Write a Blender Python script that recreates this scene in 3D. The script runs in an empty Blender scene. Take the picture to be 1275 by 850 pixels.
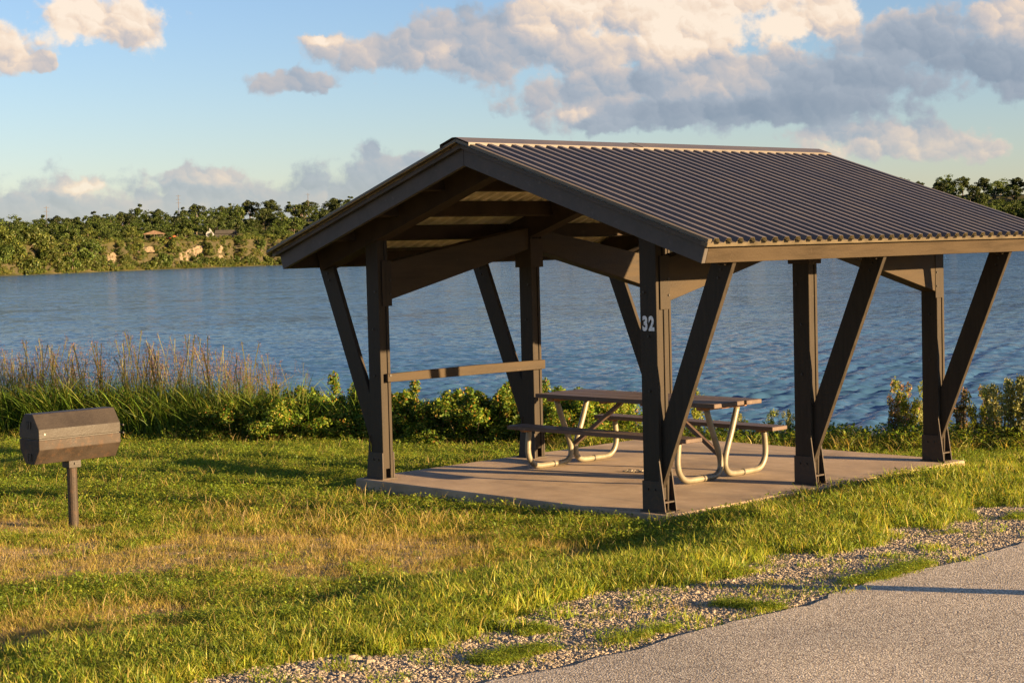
import bpy, math, random
import numpy as np
from mathutils import Vector, Matrix

R = math.radians
scene = bpy.context.scene
COL = scene.collection

# ------------------------------------------------------------------ camera
YAW, PITCH, ROLL, FPX = 0.8047, -0.0533, -0.0249, 2211.0
CAM = Vector((13.80, -11.43, 2.32))
cam_data = bpy.data.cameras.new('camera')
cam = bpy.data.objects.new('camera', cam_data)
COL.objects.link(cam)
_f = Vector((-math.sin(YAW) * math.cos(PITCH), math.cos(YAW) * math.cos(PITCH), math.sin(PITCH)))
_r = Vector((math.cos(YAW), math.sin(YAW), 0))
_u = _r.cross(_f)
_R = _r * math.cos(ROLL) + _u * math.sin(ROLL)
_U = -_r * math.sin(ROLL) + _u * math.cos(ROLL)
m = Matrix((_R, _U, -_f)).transposed().to_4x4()
m.translation = CAM
cam.matrix_world = m
cam_data.sensor_width = 36
cam_data.lens = 36 * FPX / 1275
cam_data.clip_start, cam_data.clip_end = 0.1, 20000
scene.camera = cam

# ------------------------------------------------------------------ sun, sky, exposure
SUN_AZ, SUN_EL = 20.0, 10.0          # azimuth measured from +X towards +Y
sd = bpy.data.lights.new('sun', 'SUN')
sd.energy, sd.angle, sd.color = 5.0, R(0.55), (1.0, 0.69, 0.36)
sun = bpy.data.objects.new('sun', sd)
COL.objects.link(sun)
sun_dir = Vector((math.cos(R(SUN_EL)) * math.cos(R(SUN_AZ)), math.cos(R(SUN_EL)) * math.sin(R(SUN_AZ)), math.sin(R(SUN_EL))))
sun.rotation_euler = sun_dir.to_track_quat('Z', 'Y').to_euler()
sun.location = (30, 20, 30)
scene.view_settings.view_transform = 'Standard'
scene.view_settings.look = 'None'
scene.view_settings.gamma = 1
scene.view_settings.use_curve_mapping = False
scene.view_settings.exposure = 2.0
scene.cycles.max_bounces = 4
scene.cycles.diffuse_bounces = 2
scene.cycles.glossy_bounces = 2
scene.cycles.transmission_bounces = 3

SKY = 0.05                          # background strength
VIEW_AZ = 90 + math.degrees(YAW)     # heading of the photograph, degrees from +X


def build_world():
    w = bpy.data.worlds.new('World')
    scene.world = w
    w.use_nodes = True
    nt = w.node_tree
    N, L = nt.nodes, nt.links
    bg = N['Background']
    sky = N.new('ShaderNodeTexSky')
    sky.sky_type = 'NISHITA'
    sky.sun_disc = False
    sky.sun_elevation = R(SUN_EL)
    sky.sun_rotation = R(90 - SUN_AZ)
    sky.ozone_density = 3.0
    sky.dust_density = 0.25
    sky.air_density = 1.0

    def put(sock, v):
        if isinstance(v, bpy.types.NodeSocket):
            L.new(v, sock)
        else:
            sock.default_value = v

    def ma(op, a, b=0.0, c=0.0, clamp=False):
        n = N.new('ShaderNodeMath')
        n.operation = op
        n.use_clamp = clamp
        put(n.inputs[0], a); put(n.inputs[1], b); put(n.inputs[2], c)
        return n.outputs[0]

    def vm(op, a, b=(0, 0, 0), out=0):
        n = N.new('ShaderNodeVectorMath')
        n.operation = op
        put(n.inputs[0], a); put(n.inputs[1], b)
        return n.outputs['Value'] if op == 'LENGTH' else n.outputs[out]

    tc = N.new('ShaderNodeTexCoord')
    sep = N.new('ShaderNodeSeparateXYZ')
    L.new(tc.outputs['Generated'], sep.inputs[0])
    # compass bearing (0 at the view heading, positive clockwise) and elevation, in degrees
    c0, s0 = math.cos(R(VIEW_AZ)), math.sin(R(VIEW_AZ))
    fx = ma('ADD', ma('MULTIPLY', sep.outputs[0], c0), ma('MULTIPLY', sep.outputs[1], s0))
    rx = ma('ADD', ma('MULTIPLY', sep.outputs[0], s0), ma('MULTIPLY', sep.outputs[1], -c0))
    az = ma('MULTIPLY', ma('ARCTAN2', rx, fx), 180 / math.pi)
    el = ma('MULTIPLY', ma('ARCSINE', sep.outputs[2]), 180 / math.pi)
    comb = N.new('ShaderNodeCombineXYZ')
    L.new(az, comb.inputs[0]); L.new(el, comb.inputs[1])
    P = comb.outputs[0]

    def noise(vec, scale, detail, rough, dist=0.0):
        n = N.new('ShaderNodeTexNoise')
        n.inputs['Scale'].default_value = scale
        n.inputs['Detail'].default_value = detail
        n.inputs['Roughness'].default_value = rough
        n.inputs['Distortion'].default_value = dist
        L.new(vec, n.inputs['Vector'])
        return n

    # billows: three sizes of rounded puff, each lit on its sunward (right, upper) side
    wn = noise(P, 1.1, 5, 0.6)
    warp = vm('MULTIPLY', vm('SUBTRACT', wn.outputs['Color'], (0.5, 0.5, 0.5)), (1.1, 0.8, 0))
    Pw = vm('ADD', P, warp)
    fine = noise(P, 3.0, 5, 0.6).outputs['Fac']
    bump = relief = None
    for sc_, kb, kr in ((0.55, 0.62, 0.70), (1.25, 0.30, 0.50), (3.0, 0.11, 0.22)):
        v = N.new('ShaderNodeTexVoronoi')
        v.voronoi_dimensions = '2D'
        v.feature = 'SMOOTH_F1'
        v.inputs['Scale'].default_value = sc_
        v.inputs['Smoothness'].default_value = 0.45
        L.new(Pw, v.inputs['Vector'])
        hgt = ma('MULTIPLY_ADD', v.outputs['Distance'], -kb * 1.5, kb * 0.62)
        bump = hgt if bump is None else ma('ADD', bump, hgt)
        off = vm('SUBTRACT', Pw, v.outputs['Position'])
        dt = N.new('ShaderNodeVectorMath')
        dt.operation = 'DOT_PRODUCT'
        L.new(off, dt.inputs[0])
        dt.inputs[1].default_value = (0.55 * sc_ * kr, 0.85 * sc_ * kr, 0)
        relief = dt.outputs['Value'] if relief is None else ma('ADD', relief, dt.outputs['Value'])

    # clouds: bearing, elevation, half width, half height, brightness (sunlit towers 1, flat grey bases 0)
    blobs = [
        (-12.6, 7.3, 1.9, 0.75, .95), (-13.3, 7.7, 1.0, .6, 1.0), (-11.7, 6.9, 1.1, .55, .8),
        (-16.2, 6.5, 1.5, .8, .75), (-14.7, 6.0, .6, .3, .55),
        (-6.9, 5.4, 1.3, .38, .35),
        (-15.0, 1.3, 4.2, 1.15, .24), (-10.5, 1.55, 3.4, 1.0, .30), (-6.5, 1.6, 2.8, .9, .28), (-13.4, 2.25, 1.5, .35, .75),
        (-9.9, 2.4, 1.8, .34, .6), (-16.5, 1.0, 3.5, 1.1, .3), (-4.4, 3.2, .5, .5, .25), (-3.4, 2.6, 2.0, .7, .25),
        (-5.7, 6.65, .7, .22, .85), (-3.4, 6.35, 2.3, .60, .42), (-1.0, 6.9, 2.4, .9, .30), (-.6, 6.1, 3.0, .75, .34),
        (-2.1, 6.15, 1.2, .45, .62), (1.2, 7.0, 1.5, .8, .72), (2.6, 6.2, 2.4, .9, .5), (3.9, 7.6, 2.4, 1.4, .92), (5.6, 6.9, 2.5, 1.4, .95), (8.3, 7.9, 2.6, 1.2, 1.0),
        (9.3, 6.9, 2.0, .7, .98), (7.0, 5.2, 3.8, .9, .42), (4.0, 4.9, 3.4, .8, .30), (10.5, 5.0, 3.8, .75, .16), (8.5, 4.2, 3.8, .65, .08),
        (12.8, 6.0, 2.2, .95, .22), (15.2, 5.2, 2.4, .9, .16), (16.3, 6.5, 1.8, .8, .62), (5.2, 4.2, 3.0, .6, .14), (3.4, 3.9, 1.8, .45, .30), (2.4, 4.2, .9, .35, .75),
        (12.6, 2.9, 3.0, .5, .55), (14.5, 2.7, 1.6, .4, .45), (11.0, 3.3, 2.4, .4, .45), (1.2, 2.9, 1.0, .3, .4),
    ]
    blobs = [(a, e, x * 1.08, y * 1.1, b) if (a > -4.5 and e > 3.5) else (a, e, x, y, b) for a, e, x, y, b in blobs]
    near = sw = swb = None
    for (ba, be, bx, by, bb) in blobs:
        d = N.new('ShaderNodeVectorMath')
        d.operation = 'MULTIPLY_ADD'
        put(d.inputs[0], Pw); put(d.inputs[1], (1 / bx, 1 / by, 0)); put(d.inputs[2], (-ba / bx, -be / by, 0))
        ln = vm('LENGTH', d.outputs[0])
        wgt = ma('POWER', ln, -3.5)
        near = ln if near is None else ma('SMOOTH_MIN', near, ln, 0.3)
        sw = wgt if sw is None else ma('ADD', sw, wgt)
        swb = ma('MULTIPLY', wgt, bb) if swb is None else ma('MULTIPLY_ADD', wgt, bb, swb)
    bright = ma('DIVIDE', swb, sw)
    cover = ma('SUBTRACT', 1.0, near)
    dens = ma('ADD', ma('MULTIPLY_ADD', fine, 0.7, -0.35), ma('ADD', ma('ADD', cover, 0.14), bump))
    mr = N.new('ShaderNodeMapRange')
    mr.interpolation_type = 'SMOOTHSTEP'
    mr.inputs['From Min'].default_value = -0.12
    mr.inputs['From Max'].default_value = 0.42
    L.new(dens, mr.inputs['Value'])
    lit = ma('ADD', bright, ma('MULTIPLY', ma('ADD', relief, ma('MULTIPLY_ADD', fine, 0.5, -0.25)), ma('MULTIPLY_ADD', bright, 0.6, 0.10)), clamp=True)
    ramp = N.new('ShaderNodeValToRGB')
    el_ = ramp.color_ramp.elements
    el_[0].position = 0.0; el_[0].color = (0.225, 0.285, 0.37, 1)
    el_[1].position = 1.0; el_[1].color = (0.96, 0.80, 0.64, 1)
    for pos, c in ((0.3, (0.36, 0.405, 0.475, 1)), (0.55, (0.58, 0.52, 0.50, 1)), (0.8, (0.86, 0.68, 0.53, 1))):
        x = ramp.color_ramp.elements.new(pos)
        x.color = c
    L.new(lit, ramp.inputs[0])
    cl = vm('MULTIPLY', ramp.outputs[0], (5.4, 5.4, 5.4))
    tint = vm('MULTIPLY', sky.outputs[0], (0.99, 0.90, 1.0))
    mix = N.new('ShaderNodeMix')
    mix.data_type = 'RGBA'
    L.new(ma('MULTIPLY', mr.outputs[0], ma('MINIMUM', ma('MULTIPLY_ADD', el, 0.10, 0.52), 0.94)), mix.inputs[0])
    L.new(tint, mix.inputs[6]); L.new(cl, mix.inputs[7])
    L.new(mix.outputs[2], bg.inputs[0])
    bg.inputs[1].default_value = SKY
    # the rest of the sky: the same blue with scattered cloud of the same colours
    bg2 = N.new('ShaderNodeBackground')
    bg2.inputs[1].default_value = SKY
    mp = N.new('ShaderNodeMapping')
    mp.inputs['Scale'].default_value = (1, 1, 2.6)
    L.new(tc.outputs['Generated'], mp.inputs[0])
    g = noise(mp.outputs[0], 2.6, 5, 0.55).outputs['Fac']
    gm = N.new('ShaderNodeMapRange')
    gm.interpolation_type = 'SMOOTHSTEP'
    gm.inputs['From Min'].default_value, gm.inputs['From Max'].default_value = 0.54, 0.70
    gm.inputs['To Max'].default_value = 0.75
    L.new(g, gm.inputs['Value'])
    away = ma('MULTIPLY', ma('MAXIMUM', ma('MULTIPLY_ADD', ma('ABSOLUTE', az), 0.25, -5.5, clamp=True), ma('MULTIPLY_ADD', el, 0.2, -2.4, clamp=True)), ma('MULTIPLY_ADD', el, 0.3, 0.1, clamp=True))
    mix2 = N.new('ShaderNodeMix')
    mix2.data_type = 'RGBA'
    L.new(ma('MULTIPLY', gm.outputs[0], away), mix2.inputs[0])
    L.new(tint, mix2.inputs[6])
    mix2.inputs[7].default_value = (2.1, 2.05, 2.1, 1)
    L.new(mix2.outputs[2], bg2.inputs[0])
    inside = ma('MULTIPLY', ma('LESS_THAN', ma('ABSOLUTE', az), 21.5), ma('LESS_THAN', el, 11.5))
    ms = N.new('ShaderNodeMixShader')
    L.new(inside, ms.inputs[0])
    L.new(bg2.outputs[0], ms.inputs[1]); L.new(bg.outputs[0], ms.inputs[2])
    L.new(ms.outputs[0], N['World Output'].inputs[0])
    w.cycles.sampling_method = 'MANUAL'
    w.cycles.sample_map_resolution = 512


build_world()


# ------------------------------------------------------------------ helpers
class MB:
    """collects geometry for one mesh object"""
    def __init__(s):
        s.v, s.f, s.mi = [], [], []

    def add(s, vs, fs, mi=0):
        o = len(s.v)
        s.v += [tuple(p) for p in vs]
        s.f += [tuple(i + o for i in f) for f in fs]
        s.mi += [mi] * len(fs)

    def box(s, x0, x1, y0, y1, z0, z1, mi=0):
        vs = [(x, y, z) for z in (z0, z1) for y in (y0, y1) for x in (x0, x1)]
        s.add(vs, [(0, 2, 3, 1), (4, 5, 7, 6), (0, 1, 5, 4), (2, 6, 7, 3), (0, 4, 6, 2), (1, 3, 7, 5)], mi)

    def prism(s, pts, axis, a0, a1, mi=0):
        """extrude a polygon: axis 'y' takes (x,z) points, axis 'x' takes (y,z), axis 'z' takes (x,y)"""
        n = len(pts)
        mk = {'y': lambda p, a: (p[0], a, p[1]), 'x': lambda p, a: (a, p[0], p[1]), 'z': lambda p, a: (p[0], p[1], a)}[axis]
        vs = [mk(p, a0) for p in pts] + [mk(p, a1) for p in pts]
        fs = [tuple(range(n - 1, -1, -1)), tuple(range(n, 2 * n))]
        fs += [(i, (i + 1) % n, n + (i + 1) % n, n + i) for i in range(n)]
        s.add(vs, fs, mi)

    def tube(s, pts, rad, n=10, cap=True, mi=0):
        pts = [Vector(p) for p in pts]
        if not isinstance(rad, (list, tuple)):
            rad = [rad] * len(pts)
        up = Vector((0.13, 0.21, 0.97))
        vs, fs = [], []
        prev = None
        for i, p in enumerate(pts):
            t = (pts[min(i + 1, len(pts) - 1)] - pts[max(i - 1, 0)]).normalized()
            a = (prev - t * prev.dot(t)) if prev is not None else (up.cross(t) if abs(up.dot(t)) < .98 else Vector((1, 0, 0)).cross(t))
            a.normalize()
            prev = a
            b = t.cross(a)
            for k in range(n):
                th = 2 * math.pi * k / n
                vs.append(p + (a * math.cos(th) + b * math.sin(th)) * rad[i])
        for i in range(len(pts) - 1):
            for k in range(n):
                fs.append((i * n + k, i * n + (k + 1) % n, (i + 1) * n + (k + 1) % n, (i + 1) * n + k))
        if cap:
            fs.append(tuple(range(n - 1, -1, -1)))
            fs.append(tuple((len(pts) - 1) * n + k for k in range(n)))
        s.add(vs, fs, mi)

    def build(s, name, mats, parent=None, smooth=False, bevel=0.0):
        me = bpy.data.meshes.new(name)
        me.from_pydata(s.v, [], s.f)
        if not isinstance(mats, (list, tuple)):
            mats = [mats]
        for mt in mats:
            me.materials.append(mt)
        if len(mats) > 1:
            me.polygons.foreach_set('material_index', s.mi)
        if smooth:
            me.polygons.foreach_set('use_smooth', [True] * len(me.polygons))
        me.update()
        o = bpy.data.objects.new(name, me)
        COL.objects.link(o)
        if parent:
            o.parent = parent
        if bevel:
            b = o.modifiers.new('bevel', 'BEVEL')
            b.width, b.segments, b.limit_method = bevel, 1, 'ANGLE'
        return o


def np_mesh(name, v, f, mats, col=None, smooth=False, link=True, mi=None):
    """fast mesh from numpy arrays; f is an (n,3) or (n,4) array"""
    me = bpy.data.meshes.new(name)
    v = np.asarray(v, np.float32)
    f = np.asarray(f, np.int32)
    k = f.shape[1]
    me.vertices.add(len(v)); me.vertices.foreach_set('co', v.ravel())
    me.loops.add(f.size); me.loops.foreach_set('vertex_index', f.ravel())
    me.polygons.add(len(f))
    me.polygons.foreach_set('loop_start', np.arange(0, f.size, k, dtype=np.int32))
    me.polygons.foreach_set('loop_total', np.full(len(f), k, np.int32))
    for mt in (mats if isinstance(mats, (list, tuple)) else [mats]):
        me.materials.append(mt)
    if mi is not None:
        me.polygons.foreach_set('material_index', np.asarray(mi, np.int32))
    me.polygons.foreach_set('use_smooth', np.full(len(f), smooth, bool))
    me.update(calc_edges=True)
    if col is not None:
        a = me.attributes.new('col', 'FLOAT_COLOR', 'POINT')
        a.data.foreach_set('color', np.concatenate([np.asarray(col, np.float32), np.ones((len(v), 1), np.float32)], 1).ravel())
    o = bpy.data.objects.new(name, me)
    if link:
        COL.objects.link(o)
    return o


def tag(o, label=None, cat=None, group=None, kind=None):
    if label: o['label'] = label
    if cat: o['category'] = cat
    if group: o['group'] = group
    if kind: o['kind'] = kind
    return o


def empty(name, loc, rz=0, **k):
    o = bpy.data.objects.new(name, None)
    o.location, o.rotation_euler = loc, (0, 0, rz)
    o.empty_display_size = 0.2
    COL.objects.link(o)
    return tag(o, **k)


def copy_tree(o, parent=None):
    c = o.copy()
    COL.objects.link(c)
    c.parent = parent
    for ch in list(o.children):
        copy_tree(ch, c)
    return c


# ------------------------------------------------------------------ materials
def mat_new(name):
    mt = bpy.data.materials.new(name)
    mt.use_nodes = True
    nt = mt.node_tree
    b = nt.nodes['Principled BSDF']
    return mt, nt, b


def nz(nt, scale, detail=4, rough=0.55, coord='Object', vec=None, stretch=None):
    n = nt.nodes.new('ShaderNodeTexNoise')
    n.inputs['Scale'].default_value = scale
    n.inputs['Detail'].default_value = detail
    n.inputs['Roughness'].default_value = rough
    if vec is None:
        tc = nt.nodes.new('ShaderNodeTexCoord')
        vec = tc.outputs[coord]
    if stretch:
        mp = nt.nodes.new('ShaderNodeMapping')
        mp.inputs['Scale'].default_value = stretch
        nt.links.new(vec, mp.inputs[0])
        vec = mp.outputs[0]
    nt.links.new(vec, n.inputs['Vector'])
    return n.outputs['Fac']


def ramp(nt, fac, stops):
    r = nt.nodes.new('ShaderNodeValToRGB')
    e = r.color_ramp.elements
    e[0].position, e[0].color = stops[0][0], (*stops[0][1], 1)
    e[1].position, e[1].color = stops[-1][0], (*stops[-1][1], 1)
    for p, c in stops[1:-1]:
        x = e.new(p); x.color = (*c, 1)
    nt.links.new(fac, r.inputs[0])
    return r.outputs[0]


def mixc(nt, fac, a, b, mode='MIX'):
    n = nt.nodes.new('ShaderNodeMix')
    n.data_type, n.blend_type = 'RGBA', mode
    for sock, v in ((n.inputs[0], fac), (n.inputs[6], a), (n.inputs[7], b)):
        if isinstance(v, bpy.types.NodeSocket):
            nt.links.new(v, sock)
        else:
            sock.default_value = v if not isinstance(v, tuple) else (*v, 1)[:4]
    return n.outputs[2]


def bumpn(nt, b, h, strength, dist):
    n = nt.nodes.new('ShaderNodeBump')
    n.inputs['Strength'].default_value = strength
    n.inputs['Distance'].default_value = dist
    nt.links.new(h, n.inputs['Height'])
    nt.links.new(n.outputs[0], b.inputs['Normal'])


def painted(name, base, worn, scale=6, rough=0.55, thr=(0.62, 0.70), bump=0.15, spec=0.4, stretch=None, rust=None):
    mt, nt, b = mat_new(name)
    a = nz(nt, scale, 6, 0.6, stretch=stretch)
    lo = tuple(x * 0.62 for x in base)
    c = ramp(nt, a, [(0.3, lo), (0.55, base), (0.75, tuple(x * 1.15 for x in base))])
    w = nz(nt, scale * 3.1, 5, 0.65)
    c = mixc(nt, ramp(nt, w, [(thr[0], (0, 0, 0)), (thr[1], (1, 1, 1))]), c, worn)
    if rust:
        g = nz(nt, scale * 0.55, 5, 0.7)
        c = mixc(nt, ramp(nt, g, [(rust[1], (0, 0, 0)), (rust[1] + 0.12, (1, 1, 1))]), c, rust[0])
    nt.links.new(c, b.inputs['Base Color'])
    rr = ramp(nt, a, [(0.3, (rough * 0.85,) * 3), (0.75, (min(1, rough * 1.25),) * 3)])
    nt.links.new(rr, b.inputs['Roughness'])
    b.inputs['Specular IOR Level'].default_value = spec
    bumpn(nt, b, nz(nt, scale * 14, 3, 0.6), bump, 0.01)
    return mt


def leafy(name, hue_jit=0.25, trans=0.45, attr=True, base=(0.07, 0.1, 0.02), rough=0.5):
    mt, nt, b = mat_new(name)
    N, L = nt.nodes, nt.links
    oi = N.new('ShaderNodeObjectInfo')
    if attr:
        at = N.new('ShaderNodeAttribute')
        at.attribute_name = 'col'
        c = at.outputs['Color']
    else:
        rgb = N.new('ShaderNodeRGB'); rgb.outputs[0].default_value = (*base, 1)
        c = rgb.outputs[0]
    hs = N.new('ShaderNodeHueSaturation')
    mr = N.new('ShaderNodeMapRange')
    mr.inputs['To Min'].default_value, mr.inputs['To Max'].default_value = 1 - hue_jit, 1 + hue_jit
    L.new(oi.outputs['Random'], mr.inputs[0])
    L.new(mr.outputs[0], hs.inputs['Value'])
    L.new(c, hs.inputs['Color'])
    df, tr, gl, mx, mg = [N.new(x) for x in ('ShaderNodeBsdfDiffuse', 'ShaderNodeBsdfTranslucent', 'ShaderNodeBsdfGlossy', 'ShaderNodeMixShader', 'ShaderNodeMixShader')]
    L.new(hs.outputs[0], df.inputs[0])
    tc = mixc(nt, 1.0, hs.outputs[0], (1.35, 1.25, 0.6), 'MULTIPLY')
    L.new(tc, tr.inputs[0])
    gl.inputs['Roughness'].default_value = rough
    gl.inputs['Color'].default_value = (0.8, 0.8, 0.75, 1)
    mx.inputs[0].default_value = trans
    L.new(df.outputs[0], mx.inputs[1]); L.new(tr.outputs[0], mx.inputs[2])
    mg.inputs[0].default_value = 0.02
    L.new(mx.outputs[0], mg.inputs[1]); L.new(gl.outputs[0], mg.inputs[2])
    out = N['Material Output']
    L.new(mg.outputs[0], out.inputs[0])
    N.remove(b)
    return mt


M = {}
M['paint'] = painted('brown_paint', (0.040, 0.031, 0.022), (0.058, 0.045, 0.032), 5, 0.62, (0.64, 0.74), spec=0.16, bump=0.3, stretch=(5, 5, 0.5))
M['paint_h'] = painted('brown_paint_boards', (0.052, 0.037, 0.022), (0.072, 0.052, 0.034), 4, 0.62, (0.66, 0.76), spec=0.16, bump=0.3, stretch=(3, 0.35, 3))
M['boot'] = painted('boot_steel', (0.042, 0.031, 0.023), (0.06, 0.035, 0.02), 9, 0.6, (0.52, 0.62))
M['dark'] = painted('dark_rafter', (0.053, 0.038, 0.027), (0.066, 0.05, 0.034), 4, 0.7, spec=0.15)
M['trim'] = painted('roof_trim', (0.105, 0.083, 0.052), (0.13, 0.105, 0.07), 4, 0.4)
M['rake'] = painted('rake_paint', (0.080, 0.070, 0.063), (0.10, 0.088, 0.08), 5, 0.6, spec=0.3)
M['bolt'] = painted('bolt_steel', (0.035, 0.03, 0.025), (0.10, 0.05, 0.03), 30, 0.5)
M['number'] = painted('number_white', (0.82, 0.82, 0.80), (0.7, 0.7, 0.68), 30, 0.6)
M['under'] = painted('sheet_underside', (0.88, 0.76, 0.50), (0.8, 0.68, 0.44), 3, 0.5)
M['galv'] = painted('galvanised_tube', (0.205, 0.175, 0.115), (0.15, 0.125, 0.085), 7, 0.42, (0.55, 0.68), 0.08, 0.6)
M['plank'] = painted('recycled_plank', (0.095, 0.062, 0.045), (0.15, 0.105, 0.075), 4, 0.55, (0.6, 0.72), 0.2, 0.45, stretch=(0.25, 3, 3))
M['cleat'] = painted('rusty_cleat', (0.20, 0.10, 0.05), (0.32, 0.15, 0.06), 12, 0.7, (0.45, 0.6))
M['grill'] = painted('grill_steel', (0.029, 0.022, 0.017), (0.038, 0.029, 0.022), 4, 0.55, (0.6, 0.7), 0.25, 0.4, rust=((0.07, 0.040, 0.024), 0.64))
M['grill_low'] = painted('grill_rusty', (0.042, 0.030, 0.022), (0.06, 0.036, 0.022), 5, 0.65, (0.52, 0.62), 0.3, 0.35, rust=((0.095, 0.046, 0.022), 0.58))
M['chain'] = painted('chain_steel', (0.42, 0.36, 0.26), (0.3, 0.17, 0.08), 20, 0.4)


def roof_mat():
    mt, nt, b = mat_new('brown_roof_metal')
    a = nz(nt, 2.2, 6, 0.65)
    c = ramp(nt, a, [(0.3, (0.072, 0.058, 0.046)), (0.7, (0.105, 0.086, 0.069))])
    s = nz(nt, 60, 3, 0.6)
    c = mixc(nt, ramp(nt, s, [(0.66, (0, 0, 0)), (0.74, (1, 1, 1))]), c, (0.12, 0.09, 0.07))
    nt.links.new(c, b.inputs['Base Color'])
    b.inputs['Metallic'].default_value = 0.0
    b.inputs['Specular IOR Level'].default_value = 0.6
    rr = ramp(nt, a, [(0.3, (0.36,) * 3), (0.75, (0.5,) * 3)])
    nt.links.new(rr, b.inputs['Roughness'])
    bumpn(nt, b, nz(nt, 5, 3, 0.5), 0.08, 0.02)
    return mt


M['roof'] = roof_mat()


def concrete_mat():
    mt, nt, b = mat_new('concrete')
    a = nz(nt, 1.3, 8, 0.7)
    c = ramp(nt, a, [(0.28, (0.21, 0.145, 0.09)), (0.5, (0.36, 0.26, 0.165)), (0.72, (0.48, 0.36, 0.24))])
    st = nz(nt, 0.9, 7, 0.65, stretch=(0.35, 2.2, 1))
    c = mixc(nt, ramp(nt, st, [(0.5, (0, 0, 0)), (0.68, (0.7, 0.7, 0.7))]), c, (0.17, 0.135, 0.10))
    sp = nz(nt, 55, 4, 0.6)
    c = mixc(nt, ramp(nt, sp, [(0.58, (0, 0, 0)), (0.72, (0.6, 0.6, 0.6))]), c, (0.16, 0.13, 0.10))
    nt.links.new(c, b.inputs['Base Color'])
    b.inputs['Roughness'].default_value = 0.78
    bumpn(nt, b, nz(nt, 30, 6, 0.7), 0.35, 0.006)
    return mt


M['concrete'] = concrete_mat()


def road_mat():
    mt, nt, b = mat_new('chip_seal_asphalt')
    tc = nt.nodes.new('ShaderNodeTexCoord')
    vo = nt.nodes.new('ShaderNodeTexVoronoi')
    vo.inputs['Scale'].default_value = 95
    nt.links.new(tc.outputs['Object'], vo.inputs['Vector'])
    sep = nt.nodes.new('ShaderNodeSeparateColor')
    nt.links.new(vo.outputs['Color'], sep.inputs[0])
    c = ramp(nt, sep.outputs[0], [(0.0, (0.24, 0.195, 0.145)), (0.35, (0.50, 0.43, 0.325)), (0.7, (0.66, 0.575, 0.445)), (1.0, (0.85, 0.77, 0.63))])
    d = ramp(nt, vo.outputs['Distance'], [(0.25, (1, 1, 1)), (0.7, (0.5, 0.47, 0.43))])
    c = mixc(nt, 1.0, c, d, 'MULTIPLY')
    big = nz(nt, 0.55, 6, 0.6)
    c = mixc(nt, 1.0, c, ramp(nt, big, [(0.3, (0.85, 0.84, 0.83)), (0.7, (1.28, 1.24, 1.18))]), 'MULTIPLY')
    nt.links.new(c, b.inputs['Base Color'])
    b.inputs['Roughness'].default_value = 0.75
    inv = nt.nodes.new('ShaderNodeMath'); inv.operation = 'SUBTRACT'; inv.inputs[0].default_value = 1
    nt.links.new(vo.outputs['Distance'], inv.inputs[1])
    ad = nt.nodes.new('ShaderNodeMath'); ad.operation = 'ADD'
    nt.links.new(inv.outputs[0], ad.inputs[0]); nt.links.new(sep.outputs[1], ad.inputs[1])
    bumpn(nt, b, ad.outputs[0], 0.6, 0.005)
    return mt


M['road'] = road_mat()


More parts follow.
